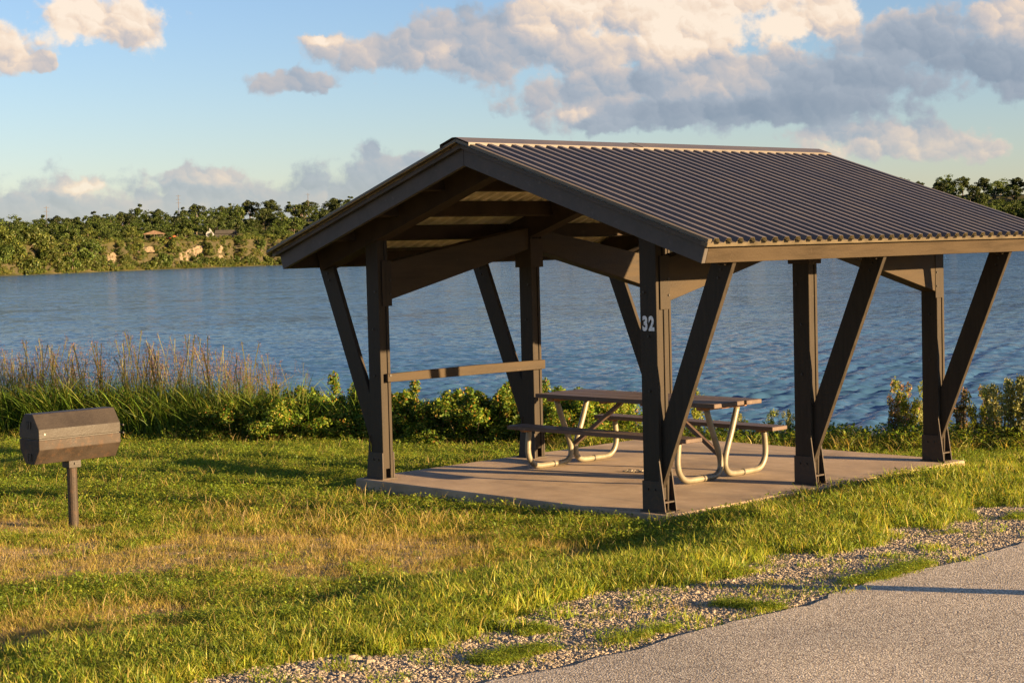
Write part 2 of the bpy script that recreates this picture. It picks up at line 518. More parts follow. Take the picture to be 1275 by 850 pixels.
def ground_mat():
    mt, nt, b = mat_new('soil')
    N, L = nt.nodes, nt.links
    geo = N.new('ShaderNodeNewGeometry')
    sep = N.new('ShaderNodeSeparateXYZ')
    L.new(geo.outputs['Position'], sep.inputs[0])
    fine = nz(nt, 42, 5, 0.65)
    mid = nz(nt, 1.6, 6, 0.6)
    soil = ramp(nt, fine, [(0.3, (0.24, 0.175, 0.10)), (0.55, (0.42, 0.315, 0.19)), (0.75, (0.58, 0.46, 0.30))])
    grn = ramp(nt, fine, [(0.3, (0.035, 0.042, 0.012)), (0.7, (0.10, 0.10, 0.03))])
    c = mixc(nt, ramp(nt, mid, [(0.38, (0.75,) * 3), (0.6, (0.05,) * 3)]), soil, grn)
    # stony shoulder beside the road
    vo = N.new('ShaderNodeTexVoronoi'); vo.inputs['Scale'].default_value = 48
    tc = N.new('ShaderNodeTexCoord'); L.new(tc.outputs['Object'], vo.inputs['Vector'])
    sc_ = N.new('ShaderNodeSeparateColor'); L.new(vo.outputs['Color'], sc_.inputs[0])
    gv = ramp(nt, sc_.outputs[0], [(0, (0.22, 0.18, 0.125)), (0.5, (0.38, 0.31, 0.22)), (1, (0.52, 0.44, 0.33))])
    wob = N.new('ShaderNodeMath'); wob.operation = 'MULTIPLY_ADD'; wob.inputs[1].default_value = 1.3
    L.new(nz(nt, 1.4, 5, 0.6), wob.inputs[0]); L.new(sep.outputs[0], wob.inputs[2])
    mr = N.new('ShaderNodeMapRange'); mr.inputs['From Min'].default_value = 6.6; mr.inputs['From Max'].default_value = 7.1
    L.new(wob.outputs[0], mr.inputs[0])
    c = mixc(nt, mr.outputs[0], c, gv)
    # rock where the far bank is steep, low scrub elsewhere
    dist = N.new('ShaderNodeVectorMath'); dist.operation = 'LENGTH'
    L.new(geo.outputs['Position'], dist.inputs[0])
    far = N.new('ShaderNodeMapRange'); far.inputs['From Min'].default_value = 120; far.inputs['From Max'].default_value = 200
    L.new(dist.outputs['Value'], far.inputs[0])
    ns = N.new('ShaderNodeSeparateXYZ'); L.new(geo.outputs['Normal'], ns.inputs[0])
    steep = N.new('ShaderNodeMapRange'); steep.inputs['From Min'].default_value = 0.93; steep.inputs['From Max'].default_value = 0.75
    L.new(ns.outputs[2], steep.inputs[0])
    rock = ramp(nt, nz(nt, 0.35, 7, 0.7, stretch=(1, 1, 3)), [(0.3, (0.035, 0.034, 0.016)), (0.7, (0.085, 0.07, 0.038))])
    scrub = ramp(nt, nz(nt, 0.10, 6, 0.6), [(0.35, (0.05, 0.055, 0.015)), (0.65, (0.13, 0.11, 0.04))])
    fc = mixc(nt, steep.outputs[0], scrub, rock)
    c = mixc(nt, far.outputs[0], c, fc)
    L.new(c, b.inputs['Base Color'])
    b.inputs['Roughness'].default_value = 0.95
    b.inputs['Specular IOR Level'].default_value = 0.15
    bumpn(nt, b, fine, 0.6, 0.02)
    return mt


M['soil'] = ground_mat()


def water_mat():
    mt, nt, b = mat_new('lake_water')
    N, L = nt.nodes, nt.links
    b.inputs['Base Color'].default_value = (0.008, 0.026, 0.055, 1)
    b.inputs['Roughness'].default_value = 0.10
    b.inputs['IOR'].default_value = 1.33
    # wind ripples: the surface normal follows three sizes of wave
    tc = N.new('ShaderNodeTexCoord')
    mp = N.new('ShaderNodeMapping')
    mp.inputs['Rotation'].default_value = (0, 0, -R(VIEW_AZ - 90 + 14))
    L.new(tc.outputs['Object'], mp.inputs[0])
    tot = None
    for sc_, st, amp, det in ((0.75, (0.45, 1.0, 1), 0.45, 4), (0.14, (0.4, 1.0, 1), 0.30, 3), (2.2, (0.6, 1.0, 1), 0.95, 3)):
        m2 = N.new('ShaderNodeMapping'); m2.inputs['Scale'].default_value = st
        L.new(mp.outputs[0], m2.inputs[0])
        n = N.new('ShaderNodeTexNoise')
        n.inputs['Scale'].default_value = sc_; n.inputs['Detail'].default_value = det; n.inputs['Roughness'].default_value = 0.55
        L.new(m2.outputs[0], n.inputs['Vector'])
        sb = N.new('ShaderNodeVectorMath'); sb.operation = 'SUBTRACT'; sb.inputs[1].default_value = (0.5, 0.5, 0.5)
        L.new(n.outputs['Color'], sb.inputs[0])
        ml = N.new('ShaderNodeVectorMath'); ml.operation = 'MULTIPLY'; ml.inputs[1].default_value = (amp, amp, 0)
        L.new(sb.outputs[0], ml.inputs[0])
        if tot is None:
            tot = ml.outputs[0]
        else:
            ad = N.new('ShaderNodeVectorMath'); ad.operation = 'ADD'
            L.new(tot, ad.inputs[0]); L.new(ml.outputs[0], ad.inputs[1]); tot = ad.outputs[0]
    gn = N.new('ShaderNodeNewGeometry')
    ad = N.new('ShaderNodeVectorMath'); ad.operation = 'ADD'
    L.new(gn.outputs['Normal'], ad.inputs[1])
    L.new(tot, ad.inputs[0])
    nn = N.new('ShaderNodeVectorMath'); nn.operation = 'NORMALIZE'
    L.new(ad.outputs[0], nn.inputs[0])
    L.new(nn.outputs[0], b.inputs['Normal'])
    df = N.new('ShaderNodeBsdfDiffuse')
    df.inputs['Color'].default_value = (0.060, 0.145, 0.27, 1)
    L.new(nn.outputs[0], df.inputs['Normal'])
    mx = N.new('ShaderNodeMixShader')
    mx.inputs[0].default_value = 0.42
    L.new(b.outputs[0], mx.inputs[1]); L.new(df.outputs[0], mx.inputs[2])
    L.new(mx.outputs[0], N['Material Output'].inputs[0])
    return mt


M['water'] = water_mat()
M['blade'] = leafy('grass_blade', 0.28, 0.5)
M['leaf'] = leafy('shrub_leaf', 0.22, 0.42)
M['tree_leaf'] = leafy('tree_leaf', 0.30, 0.30)
M['stem'] = painted('plant_stem', (0.13, 0.10, 0.04), (0.17, 0.12, 0.05), 8, 0.8)
M['bark'] = painted('bark', (0.17, 0.13, 0.095), (0.25, 0.2, 0.15), 3, 0.9)
M['stone'] = painted('pale_stone', (0.34, 0.27, 0.19), (0.46, 0.38, 0.28), 60, 0.85, (0.5, 0.6))
M['stone2'] = painted('brown_stone', (0.25, 0.20, 0.14), (0.36, 0.29, 0.21), 60, 0.85, (0.5, 0.6))
M['rock'] = painted('limestone', (0.20, 0.155, 0.10), (0.11, 0.082, 0.05), 0.35, 0.9, (0.5, 0.62), 0.5)

# ------------------------------------------------------------------ ground
FH = np.array([-math.sin(YAW), math.cos(YAW)])
RH = np.array([math.cos(YAW), math.sin(YAW)])
C2 = np.array([CAM.x, CAM.y])
WATER_Z = -3.0


def undul(X, Y):
    return 0.5 * np.sin(X * 1.3 + 0.7 * Y) + 0.5 * np.sin(Y * 1.7 - X * 0.6 + 1.3) + 0.4 * np.sin(X * 3.1 - Y * 2.3)


def near_z(X, Y):
    # lawn, then a low embankment up to the gravel shoulder and the road
    Xw = X + np.clip((7.2 - X) / 1.5, 0, 1) * np.clip((X - 3.9) / 0.6, 0, 1) * (0.35 * np.sin(Y * 0.9 + 0.6) + 0.22 * np.sin(Y * 2.1 + 2.0))
    z = np.interp(Xw, [-60, -0.3, 3.9, 4.35, 5.3, 6.2, 7.6, 14.0, 60], [-0.5, -0.17, -0.095, -0.075, 0.10, 0.145, 0.20, 0.40, 0.42])
    q = -0.447 * X + 0.894 * Y
    z = z - 0.035 * np.clip(q - 1.5, 0, None)
    z = z - 0.42 * np.clip(q - 6.4, 0, None)
    z = z + 0.018 * undul(X, Y) * np.clip((6.8 - X) / 1.5, 0, 1) * np.where((X > -.9) & (X < 4.6) & (Y > -.8) & (Y < 5.2), 0.2, 1)
    return np.maximum(z, -6)


def shore_dist(az):
    return np.interp(az, [-60, -30, -16, -8, 0, 8, 16, 30, 60], [420, 500, 588, 735, 800, 800, 770, 720, 600])


def hill_top(az):
    return np.interp(az, [-60, -16, -12.5, -8, -5.5, 0, 8, 13, 17, 60], [7, 8, 13, 18.5, 20, 19, 19, 23, 22, 14])


def far_z(az, t):
    j = 3.0 * np.sin(az * 5.1) + 2.2 * np.sin(az * 11.7 + 1) + 1.2 * np.sin(az * 23 + 2)
    top = hill_top(az)
    base = np.interp(az, [-17, -14, -12, -8, 17], [6.6, 7.0, 7.4, 8.2, 8.0])
    tt = t + j * 0.8
    z = np.where(tt < 0, -3.05 + tt * 0.1, -3.0 + tt * 0.12)
    cl = np.clip((tt - 6) / 9, 0, 1)
    z = np.where(tt > 6, -2.3 + (base + 2.3) * cl ** 0.7, z)
    h = np.clip((t - 50) / 110, 0, 1)
    z = np.where(t > 15, base + (top - base) * (h * h * (3 - 2 * h)) + 0.4 * np.sin(az * 9 + t * 0.1), z)
    return np.maximum(z, -6)


def polar_xy(az, r):
    a = np.radians(az)
    d = np.multiply.outer(np.cos(a) * np.ones_like(r), FH) if np.ndim(a) == 0 else None
    X = C2[0] + r * (np.cos(a) * FH[0] + np.sin(a) * RH[0])
    Y = C2[1] + r * (np.cos(a) * FH[1] + np.sin(a) * RH[1])
    return X, Y


def build_ground():
    azs = np.concatenate([np.arange(-180, -60, 6), np.arange(-60, -24, 2), np.arange(-24, 24, 0.22), np.arange(24, 60, 2), np.arange(60, 181, 6)])
    azs[-1] = 180
    rn = np.concatenate([[0.05], np.geomspace(0.8, 4.5, 8), np.geomspace(5, 45, 130), np.geomspace(50, 360, 12)])
    ts = np.concatenate([[-60, -20, -8, -3], np.arange(0, 24, 1.0), np.arange(24, 60, 6), np.arange(60, 240, 14), [300, 500, 900, 2000, 6000]])
    nA = len(azs)
    rows_r, rows_z = [], []
    for r in rn:
        X, Y = polar_xy(azs, np.full(nA, r))
        rows_r.append((X, Y)); rows_z.append(near_z(X, Y))
    for t in ts:
        r = shore_dist(azs) + t
        X, Y = polar_xy(azs, r)
        q = -0.447 * X + 0.894 * Y
        fz = far_z(azs, np.full(nA, t))
        rows_r.append((X, Y))
        rows_z.append(np.where(q > 20, fz, near_z(X, Y)))
    nR = len(rows_r)
    v = np.zeros((nR, nA, 3))
    for i in range(nR):
        v[i, :, 0], v[i, :, 1], v[i, :, 2] = rows_r[i][0], rows_r[i][1], rows_z[i]
    i, j = np.meshgrid(np.arange(nR - 1), np.arange(nA - 1), indexing='ij')
    a = i * nA + j
    f = np.stack([a, a + 1, a + nA + 1, a + nA], -1).reshape(-1, 4)[:, ::-1]
    o = np_mesh('ground', v.reshape(-1, 3), f, M['soil'], smooth=True)
    tag(o, kind='structure')


build_ground()

# lake: one sheet of real wind waves, finest where the water is near
def build_lake():
    rng = np.random.default_rng(77)
    azs = np.concatenate([np.arange(-180, -24, 6), np.arange(-24, 24, 0.095), np.arange(24, 181, 6)])
    azs[-1] = 180
    rr = np.concatenate([[0.5, 8, 14], np.geomspace(22, 330, 820), np.geomspace(335, 1000, 40), [2000, 5000]])
    A, Rr = np.meshgrid(azs, rr)
    X, Y = polar_xy(A, Rr)
    step = np.gradient(rr)[:, None] * np.ones_like(A)
    Z = np.full(X.shape, WATER_Z)
    wind = R(VIEW_AZ + 180 + 38)
    for k in range(56):
        lam = 0.28 * (1.35 / 0.28) ** rng.uniform()
        th = wind + rng.normal() * 0.55
        a = 0.0140 * lam ** 0.75
        ph = rng.uniform(0, 6.283)
        u = (X * math.cos(th) + Y * math.sin(th)) * 2 * math.pi / lam + ph + 0.9 * np.sin(X * 0.11 + Y * 0.07 + k)
        fade = np.clip((lam / step - 2.2) / 2.5, 0, 1) * np.where(np.abs(A) < 23, 1, 0)
        Z += a * fade * (np.sin(u) + 0.22 * np.sin(2 * u + 1.3))
    nR, nA = X.shape
    i, j = np.meshgrid(np.arange(nR - 1), np.arange(nA - 1), indexing='ij')
    a = i * nA + j
    f = np.stack([a, a + nA, a + nA + 1, a + 1], -1).reshape(-1, 4)
    o = np_mesh('lake_water', np.stack([X, Y, Z], -1).reshape(-1, 3), f, M['water'], smooth=True)
    tag(o, kind='structure')


build_lake()


# road with a slightly ragged edge
def build_road():
    ys = np.concatenate([np.arange(-90, -14, 4), np.arange(-14, 10, 0.12), np.arange(10, 120, 4)])
    rnd = np.random.default_rng(3)
    edge = 7.55 + 0.05 * np.sin(ys * 1.1) + 0.03 * np.sin(ys * 3.7 + 1) + 0.018 * rnd.standard_normal(len(ys))
    xs_off = [0.0, 0.02, 0.5, 1.5, 3.2, 5.0, 7.2]
    v = []
    for y, e in zip(ys, edge):
        for k, xo in enumerate(xs_off):
            x = e + xo
            z = float(near_z(np.array(x), np.array(y))) + (-0.03 if k == 0 else 0.016)
            v.append((x, y, z))
    n = len(xs_off)
    f = [(i * n + j, i * n + j + 1, (i + 1) * n + j + 1, (i + 1) * n + j) for i in range(len(ys) - 1) for j in range(n - 1)]
    o = np_mesh('road', v, f, M['road'])
    tag(o, kind='structure')


build_road()

# ------------------------------------------------------------------ picnic shelter
W, L1, L2, PA, PB = 3.524, 2.163, 4.336, 0.189, 0.131
XC = W / 2
H3, KS = 3.316, 0.330
TH = math.atan(KS)
SN, CS = math.sin(TH), math.cos(TH)
OV = 0.405

mb = MB()
x0, x1, y0, y1 = -0.33, W + 0.34, -0.105, L2 + PB + 0.125
rnd = random.Random(2)
mb.box(x0, x1, y0, y1, -0.34, 0.0)
slab = mb.build('concrete_slab', M['concrete'], bevel=0.012)
tag(slab, kind='structure')

shelter = empty('picnic_shelter', (0, 0, 0), label='open brown picnic shelter with ribbed metal gable roof on six braced posts', cat='shelter')


def sp(s, t, n):
    """point (x, z) on the roof slope s (+1 right, -1 left): t along the run from the ridge, n below the sheet"""
    return (XC + s * (t - n * SN), H3 - KS * t - n * CS)


def slope_member(name, s, t0, t1, n0, n1, ya, yb, mt, apex=False, bevel=0.003, mi=0):
    a0 = n0 * SN if apex else t0
    a1 = n1 * SN if apex else t0
    if apex:
        a0 += 0.0015; a1 += 0.0015
    pts = [sp(s, a0, n0), sp(s, t1, n0), sp(s, t1, n1), sp(s, a1, n1)]
    if s > 0:
        pts = pts[::-1]
    b = MB()
    b.prism(pts, 'y', ya, yb)
    return b.build(name, mt, shelter, bevel=bevel)


frames = (0.0, L1, L2)


def make_post(row, fy):
    """row -1 left, +1 right; local u measured outwards from the post's inner face"""
    ux = (lambda u: W + u) if row > 0 else (lambda u: -u)

    def bx(mbx, u0, u1, ya, yb, z0, z1):
        a, b_ = sorted((ux(u0), ux(u1)))
        mbx.box(a, b_, ya, yb, z0, z1)
    top = 2.43
    c = MB(); bx(c, 0.012, PA - 0.012, fy + 0.036, fy + 0.095, 0.105, top)
    post = c.build('post', M['paint'], shelter, bevel=0.002)
    c = MB(); bx(c, 0, PA, fy, fy + 0.0355, 0.0, top); c.build('face_plate', M['paint'], post, bevel=0.003)
    c = MB(); bx(c, 0, PA, fy + 0.0955, fy + PB, 0.0, top); c.build('face_plate', M['paint'], post, bevel=0.003)
    prof = [(-0.004, 0.002), (0.256, 0.002), (0.193, 0.45), (0.190, 0.27), (-0.004, 0.27)]
    for ya, yb in ((fy - 0.013, fy - 0.0005), (fy + PB + 0.0005, fy + PB + 0.013)):
        c = MB()
        pts = [(ux(u), z) for u, z in prof]
        c.prism(pts if row > 0 else pts[::-1], 'y', ya, yb)
        c.build('boot_plate', M['boot'], post)
    c = MB(); bx(c, PA + 0.002, PA + 0.048, fy + 0.0005, fy + PB - 0.0005, 0.085, 0.098); c.build('boot_bar', M['boot'], post)
    c = MB(); bx(c, -0.02, 0.275, fy - 0.03, fy + PB + 0.03, 0.0005, 0.012); c.build('base_plate', M['boot'], post)
    for (u, z) in ((0.05, 1.90), (0.095, 1.52), (0.095, 1.05), (0.06, 0.20), (0.14, 0.20)):
        c = MB()
        c.tube([(ux(u), fy - 0.012 - (0.011 if z < .3 else 0), z), (ux(u), fy + 0.002, z)], 0.011, 6)
        c.build('bolt', M['bolt'], post)
    # raking brace between the two face plates
    c = MB()
    pts = [(XC + row * o_, z) for o_, z in ((1.79, 0.13), (1.905, 0.13), (2.772, 2.165), (2.541, 2.165), (1.79, 0.365))]
    c.prism(pts if row > 0 else pts[::-1], 'y', fy + 0.040, fy + 0.088)
    br = c.build('brace', M['paint'], shelter, bevel=0.002)
    for t in (0.93, 0.965):
        c = MB()
        X = XC + row * (1.85 + (2.66 - 1.85) * t); z = 0.13 + 2.03 * t
        c.tube([(X, fy + 0.030, z), (X, fy + 0.045, z)], 0.010, 6)
        c.build('bolt', M['bolt'], br)
    return post


posts = {(row, k): make_post(row, fy) for row in (-1, 1) for k, fy in enumerate(frames)}

# collars on the middle posts
for row in (-1, 1):
    a, b_ = (-PA - 0.03, 0.03) if row < 0 else (W - 0.03, W + PA + 0.03)
    c = MB()
    c.box(a, b_, L1 - 0.03, L1 + PB + 0.03, 2.09, 2.40)
    c.build('collar', M['dark'], posts[(row, 1)], bevel=0.003)

# number on the near corner post
fc = bpy.data.curves.new('number_curve', 'FONT')
fc.body = '32'
fc.size = 0.165
fc.offset = 0.0085
fc.space_character = 1.2
fo = bpy.data.objects.new('number_tmp', fc)
COL.objects.link(fo)
dg = bpy.context.evaluated_depsgraph_get()
nm = bpy.data.meshes.new_from_object(fo.evaluated_get(dg))
bpy.data.objects.remove(fo)
num = bpy.data.objects.new('number', nm)
nm.materials.clear(); nm.materials.append(M['number'])
COL.objects.link(num)
num.parent = posts[(1, 0)]
num.rotation_euler = (math.pi / 2, 0, 0)
num.scale = (0.74, 1, 1)
num.location = (W + 0.026, -0.0025, 1.575)
num['label'] = 'white painted number 32'

# haunched beams along each row: deep at the end posts, shallow at the middle post
for row in (-1, 1):
    xa, xb = (-PA + 0.012, 0.004) if row < 0 else (W - 0.004 + 0.016, W + PA + 0.004)
    for ya, yb, bot_a, bot_b, top_a, top_b, flip in (
            (PB + 0.002, L1 - 0.031, 1.81, 2.29, 2.19, 2.52, False),
            (L2 - 0.002, L1 + PB + 0.031, 1.75, 2.26, 2.13, 2.50, True)):
        pts = [(ya, bot_a), (yb, bot_b), (yb, top_b), (ya, top_a)]
        if flip: pts = pts[::-1]
        c = MB(); c.prism(pts, 'x', xa, xb)
        bm_ = c.build('beam', M['paint_h'], shelter, bevel=0.003)
        # splice plate lapping post and beam, two bolts
        px = xb + 0.0005
        e = ya
        d_ = 1 if not flip else -1
        c = MB()
        yy = sorted((e - d_ * 0.09, e + d_ * 0.035))
        c.box(px, px + 0.006, yy[0], yy[1], bot_a - 0.06, bot_a + 0.40)
        g = c.build('splice_plate', M['paint'], bm_, bevel=0.001)
        for z in (bot_a + 0.06, bot_a + 0.20):
            c = MB(); c.tube([(px + 0.004, e + d_ * 0.015, z), (px + 0.016, e + d_ * 0.015, z)], 0.010, 6); c.build('bolt', M['bolt'], g)

# rafters over each frame
for fy in frames:
    for s in (-1, 1):
        slope_member('rafter', s, 0, 2.79, 0.055, 0.287, fy + 0.004, fy + PB - 0.004, M['dark'], apex=True)
        c = MB()   # bottom flange strip of the rafter
        pts = [sp(s, 0.289 * SN + .003, 0.2885), sp(s, 2.74, 0.2885), sp(s, 2.74, 0.302), sp(s, 0.302 * SN + .003, 0.302)]
        c.prism(pts if s < 0 else pts[::-1], 'y', fy - 0.018, fy + PB + 0.018)
        c.build('rafter_flange', M['dark'], shelter)

YA, YB = -OV, L2 + PB + OV
# purlins
for s in (-1, 1):
    for t in (0.12, 0.80, 1.49, 2.18):
        slope_member('purlin', s, t - 0.022, t + 0.022, 0.033, 0.19, YA + 0.047, YB - 0.047, M['dark'])
# eave fascia, its trim, and the rake boards with two stepped trims
for s in (-1, 1):
    slope_member('eave_fascia', s, 2.828, 2.873, 0.082, 0.233, YA + 0.0465, YB - 0.0465, M['paint_h'])
    slope_member('eave_trim', s, 2.86, 2.925, 0.034, 0.079, YA - 0.05, YB + 0.05, M['trim'])
    for ya, yb, ka, kb in ((YA, YA + 0.045, -1, 0), (YB - 0.045, YB, 1, 0)):
        slope_member('rake_board', s, 0, 2.8725, 0.084, 0.234, ya, yb, M['rake'], apex=True)
        y2 = (ya - 0.045, ya + 0.03) if ka < 0 else (yb - 0.03, yb + 0.045)
        slope_member('rake_trim', s, 0, 2.90, 0.046, 0.083, y2[0], y2[1], M['rake'], apex=True, bevel=0.002)
        y3 = (ya - 0.095, ya - 0.0455) if ka < 0 else (yb + 0.0455, yb + 0.095)
        slope_member('rake_flashing', s, 0, 2.955, 0.001, 0.034, y3[0], y3[1], M['trim'], apex=True, bevel=0.002)

# ribbed roof panels, six to a slope, six ribs each
RY0, RY1 = YA - 0.104, YB + 0.104
NP, NRIB = 6, 6
pitch = (RY1 - RY0) / (NP * NRIB)
prof = [(0.0, 0.030), (0.34, 0.030), (0.50, -0.010), (0.82, -0.010), (1.0, 0.030)]
for s in (-1, 1):
    for p_ in range(NP):
        v, f, mi = [], [], []
        ys, ns = [], []
        for k in range(NRIB):
            for (u, n) in prof[:-1]:
                ys.append(RY0 + (p_ * NRIB + k + u) * pitch); ns.append(n)
        ys.append(RY0 + (p_ + 1) * NRIB * pitch - 0.0006); ns.append(0.030)
        n_ = len(ys)
        jt = random.Random(p_ * 7 + s).uniform(-0.004, 0.004)
        for layer in (0, 0.0025):
            for t in (0.015, 1.0, 2.0, 2.968 + jt):
                for y, n in zip(ys, ns):
                    x, z = sp(s, t, n + layer)
                    v.append((x, y, z))
        for layer in (0, 1):
            for r_ in range(3):
                for k in range(n_ - 1):
                    o_ = layer * 4 * n_ + r_ * n_ + k
                    q = (o_, o_ + 1, o_ + n_ + 1, o_ + n_)
                    if (s > 0) == (layer == 0): q = q[::-1]
                    f.append(q); mi.append(layer)
        for k in range(n_ - 1):   # cut edge at the eave
            a = 3 * n_ + k
            f.append((a, a + 1, a + 1 + 4 * n_, a + 4 * n_)); mi.append(0)
        o = np_mesh('roof_panel', v, f, [M['roof'], M['under']], mi=mi)
        o.parent = shelter
        if s > 0:
            for t in (0.12, 0.8, 1.49, 2.18, 2.8):    # fixing screws in the valleys
                for k in (1, 4):
                    x, z = sp(s, t, 0.026)
                    y = RY0 + (p_ * NRIB + k + 0.18) * pitch
                    c = MB(); c.box(x - 0.008, x + 0.008, y - 0.008, y + 0.008, z - 0.004, z + 0.008)
                    c.build('screw', M['galv'], o)
# ridge cap in two lengths
for ya, yb, lift in ((RY0 - 0.01, 1.9, 0.0), (1.84, RY1 + 0.01, 0.004)):
    c = MB()
    top, bot = [], []
    for s, t in ((-1, 0.20), (-1, 0.19), (-1, 0.02), (1, 0.02), (1, 0.19), (1, 0.20)):
        n = -0.017 - lift if t < 0.195 else 0.012
        top.append(sp(s, t, n)); bot.append(sp(s, t, n + 0.003))
    c.prism((top + bot[::-1])[::-1], 'y', ya, yb)
    c.build('ridge_cap', M['roof'], shelter)

# handrail along the first bay of the far row
c = MB()
pts = [(0.055, 0.985), (2.305, 0.975), (2.305, 1.075), (1.2, 1.081), (0.055, 1.070)]
c.prism(pts, 'x', 0.001, 0.045)
rail = c.build('rail', M['paint_h'], shelter, bevel=0.004)
c = MB(); c.box(0.046, 0.052, 0.075, 0.10, 1.04, 1.065); c.build('bolt', M['bolt'], rail)

# ------------------------------------------------------------------ picnic table
TCX, TCY = 1.70, 2.06
table = empty('picnic_table', (TCX, TCY, 0), label='dark plank picnic table with attached benches on bent steel tube legs', cat='picnic table')


def tbox(name, xa, xb, ya, yb, za, zb, mt, par=table, bevel=0.005):
    c = MB(); c.box(xa, xb, ya, yb, za, zb)
    return c.build(name, mt, par, bevel=bevel)


for k, dx in ((-1, 0.006), (0, -0.012), (1, 0.01)):
    tbox('top_plank', -1.22 + dx, 1.22 + dx, k * 0.245 - 0.118, k * 0.245 + 0.118, 0.722, 0.765, M['plank'])
for sy in (-1, 1):
    tbox('bench_plank', -1.22, 1.22, sy * 0.66 - 0.12, sy * 0.66 + 0.12, 0.425, 0.465, M['plank'])
for sx in (-1, 1):
    X = sx * 1.02
    tbox('cleat', X - 0.04, X + 0.04, -0.34, 0.34, 0.690, 0.7215, M['cleat'], bevel=0.003)
    for sy in (-1, 1):
        tbox('cleat', X - 0.035, X + 0.035, sy * 0.66 - 0.09, sy * 0.66 + 0.09, 0.405, 0.4245, M['cleat'], bevel=0.003)
        path = [(0.235, 0.69), (0.15, 0.47), (0.06, 0.26), (0.036, 0.17), (0.045, 0.095), (0.10, 0.045), (0.19, 0.032), (0.36, 0.032), (0.52, 0.034), (0.60, 0.06), (0.655, 0.125), (0.675, 0.21), (0.668, 0.31), (0.655, 0.405)]
        # smooth the bends
        P_ = [Vector((X, sy * a, b)) for a, b in path]
        sm = []
        for i in range(len(P_) - 1):
            p0, p1, p2, p3 = P_[max(i - 1, 0)], P_[i], P_[i + 1], P_[min(i + 2, len(P_) - 1)]
            for q in range(4):
                t = q / 4
                sm.append(0.5 * ((2 * p1) + (p2 - p0) * t + (2 * p0 - 5 * p1 + 4 * p2 - p3) * t * t + (3 * p1 - p0 - 3 * p2 + p3) * t ** 3))
        sm.append(P_[-1])
        c = MB(); c.tube(sm, 0.030, 12)
        leg = c.build('leg', M['galv'], table, smooth=True)
        c = MB(); c.tube([(X, sy * 0.30, 0.032), (X, sy * 0.315, 0.032)], 0.0335, 12, mi=0)
        c.build('pipe_joint', M['bolt'], leg)
    c = MB()
    a, b_ = Vector((X - sx * 0.03, 0, 0.22)), Vector((sx * 0.28, 0, 0.71))
    d = (b_ - a).normalized(); n = Vector((-d.z, 0, d.x)) * 0.02
    pts = [(p.x, p.z) for p in (a + n, b_ + n, b_ - n, a - n)]
    c.prism(pts, 'y', -0.022, 0.022)
    c.build('diagonal_stay', M['plank'], table)
    tbox('cleat', sx * 0.28 - 0.04, sx * 0.28 + 0.04, -0.33, 0.33, 0.700, 0.7215, M['cleat'], bevel=0.002)

# loose chain lying on the slab under the table
ch = empty('chain', (1.72, 1.95, 0), label='short steel chain lying on the concrete under the table', cat='chain')
rnd = random.Random(4)
px, py = -0.12, -0.08
for k in range(9):
    ang = R(35 + rnd.uniform(-25, 25))
    c = MB()
    loop = [(px + math.cos(ang) * 0.03 * math.cos(a) - math.sin(ang) * 0.014 * math.sin(a), py + math.sin(ang) * 0.03 * math.cos(a) + math.cos(ang) * 0.014 * math.sin(a), 0.008 + (0.016 * (0.5 + .5 * math.sin(a)) if k % 2 else 0)) for a in [2 * math.pi * i / 10 for i in range(11)]]
    c.tube(loop, 0.006, 6)
    c.build('link', M['chain'], ch, smooth=True)
    px += math.cos(ang) * 0.042; py += math.sin(ang) * 0.042

# ------------------------------------------------------------------ barbecue grill on a post
GX, GY = -0.72, -3.11
GZ = float(near_z(np.array(GX), np.array(GY)))
grill = empty('barbecue_grill', (GX, GY, GZ), label='eight sided brown steel barbecue grill on a single post in the grass', cat='grill')
oc_up = [(-0.185, 0.006), (0.185, 0.006), (0.185, 0.092), (0.078, 0.232), (-0.078, 0.232), (-0.185, 0.092)]
oc_lo = [(-0.185, -0.006), (-0.185, -0.095), (-0.08, -0.235), (0.08, -0.235), (0.185, -0.095), (0.185, -0.006)]
gz = 0.665 + 0.235
grill.scale = (0.95, 0.95, 0.97)
c = MB(); c.prism([(x, z + gz) for x, z in oc_up], 'y', -0.44, 0.44); lid = c.build('lid', M['grill'], grill, bevel=0.004)
c = MB(); c.prism([(x, z + gz) for x, z in oc_lo], 'y', -0.44, 0.44); bowl = c.build('firebox', M['grill_low'], grill, bevel=0.004)
c = MB(); c.prism([(x * .97, z + gz) for x, z in ((-0.18, -0.0065), (0.18, -0.0065), (0.18, 0.0065), (-0.18, 0.0065))], 'y', -0.43, 0.43); c.build('grate', M['bolt'], grill)
c = MB(); c.tube([(0, 0, -0.05), (0, 0, gz - 0.24)], 0.048, 16); c.build('post', M['grill_low'], grill, smooth=False)
c = MB(); c.box(-0.066, 0.066, -0.066, 0.066, gz - 0.305, gz - 0.232); br_ = c.build('swivel_bracket', M['grill'], grill, bevel=0.003)
c = MB(); c.tube([(0.066, 0, gz - 0.265), (0.078, 0, gz - 0.265)], 0.012, 6); c.build('bolt', M['bolt'], br_)
for zz, par in ((gz + 0.13, lid), (gz - 0.17, bowl)):   # vent slots at the end: round vent disc with raised louvres
    for xx in (-0.03, 0.0, 0.03):
        c = MB(); c.box(xx - 0.008, xx + 0.008, -0.448, -0.4405, zz - 0.035, zz + 0.035); c.build('vent_louvre', M['bolt'], par)
for zz in (gz - 0.02, gz + 0.055):
    c = MB()
    c.tube([(0.02, 0.4405, zz), (0.02, 0.50, zz), (0.12, 0.515, zz + 0.005)], 0.009, 8); c.build('handle_rod', M['bolt'], lid if zz > gz else bowl)
c = MB(); c.tube([(0.186, -0.38, gz + 0.05), (0.192, -0.38, gz + 0.05)], 0.010, 8); c.build('bolt', M['chain'], lid)
c = MB()
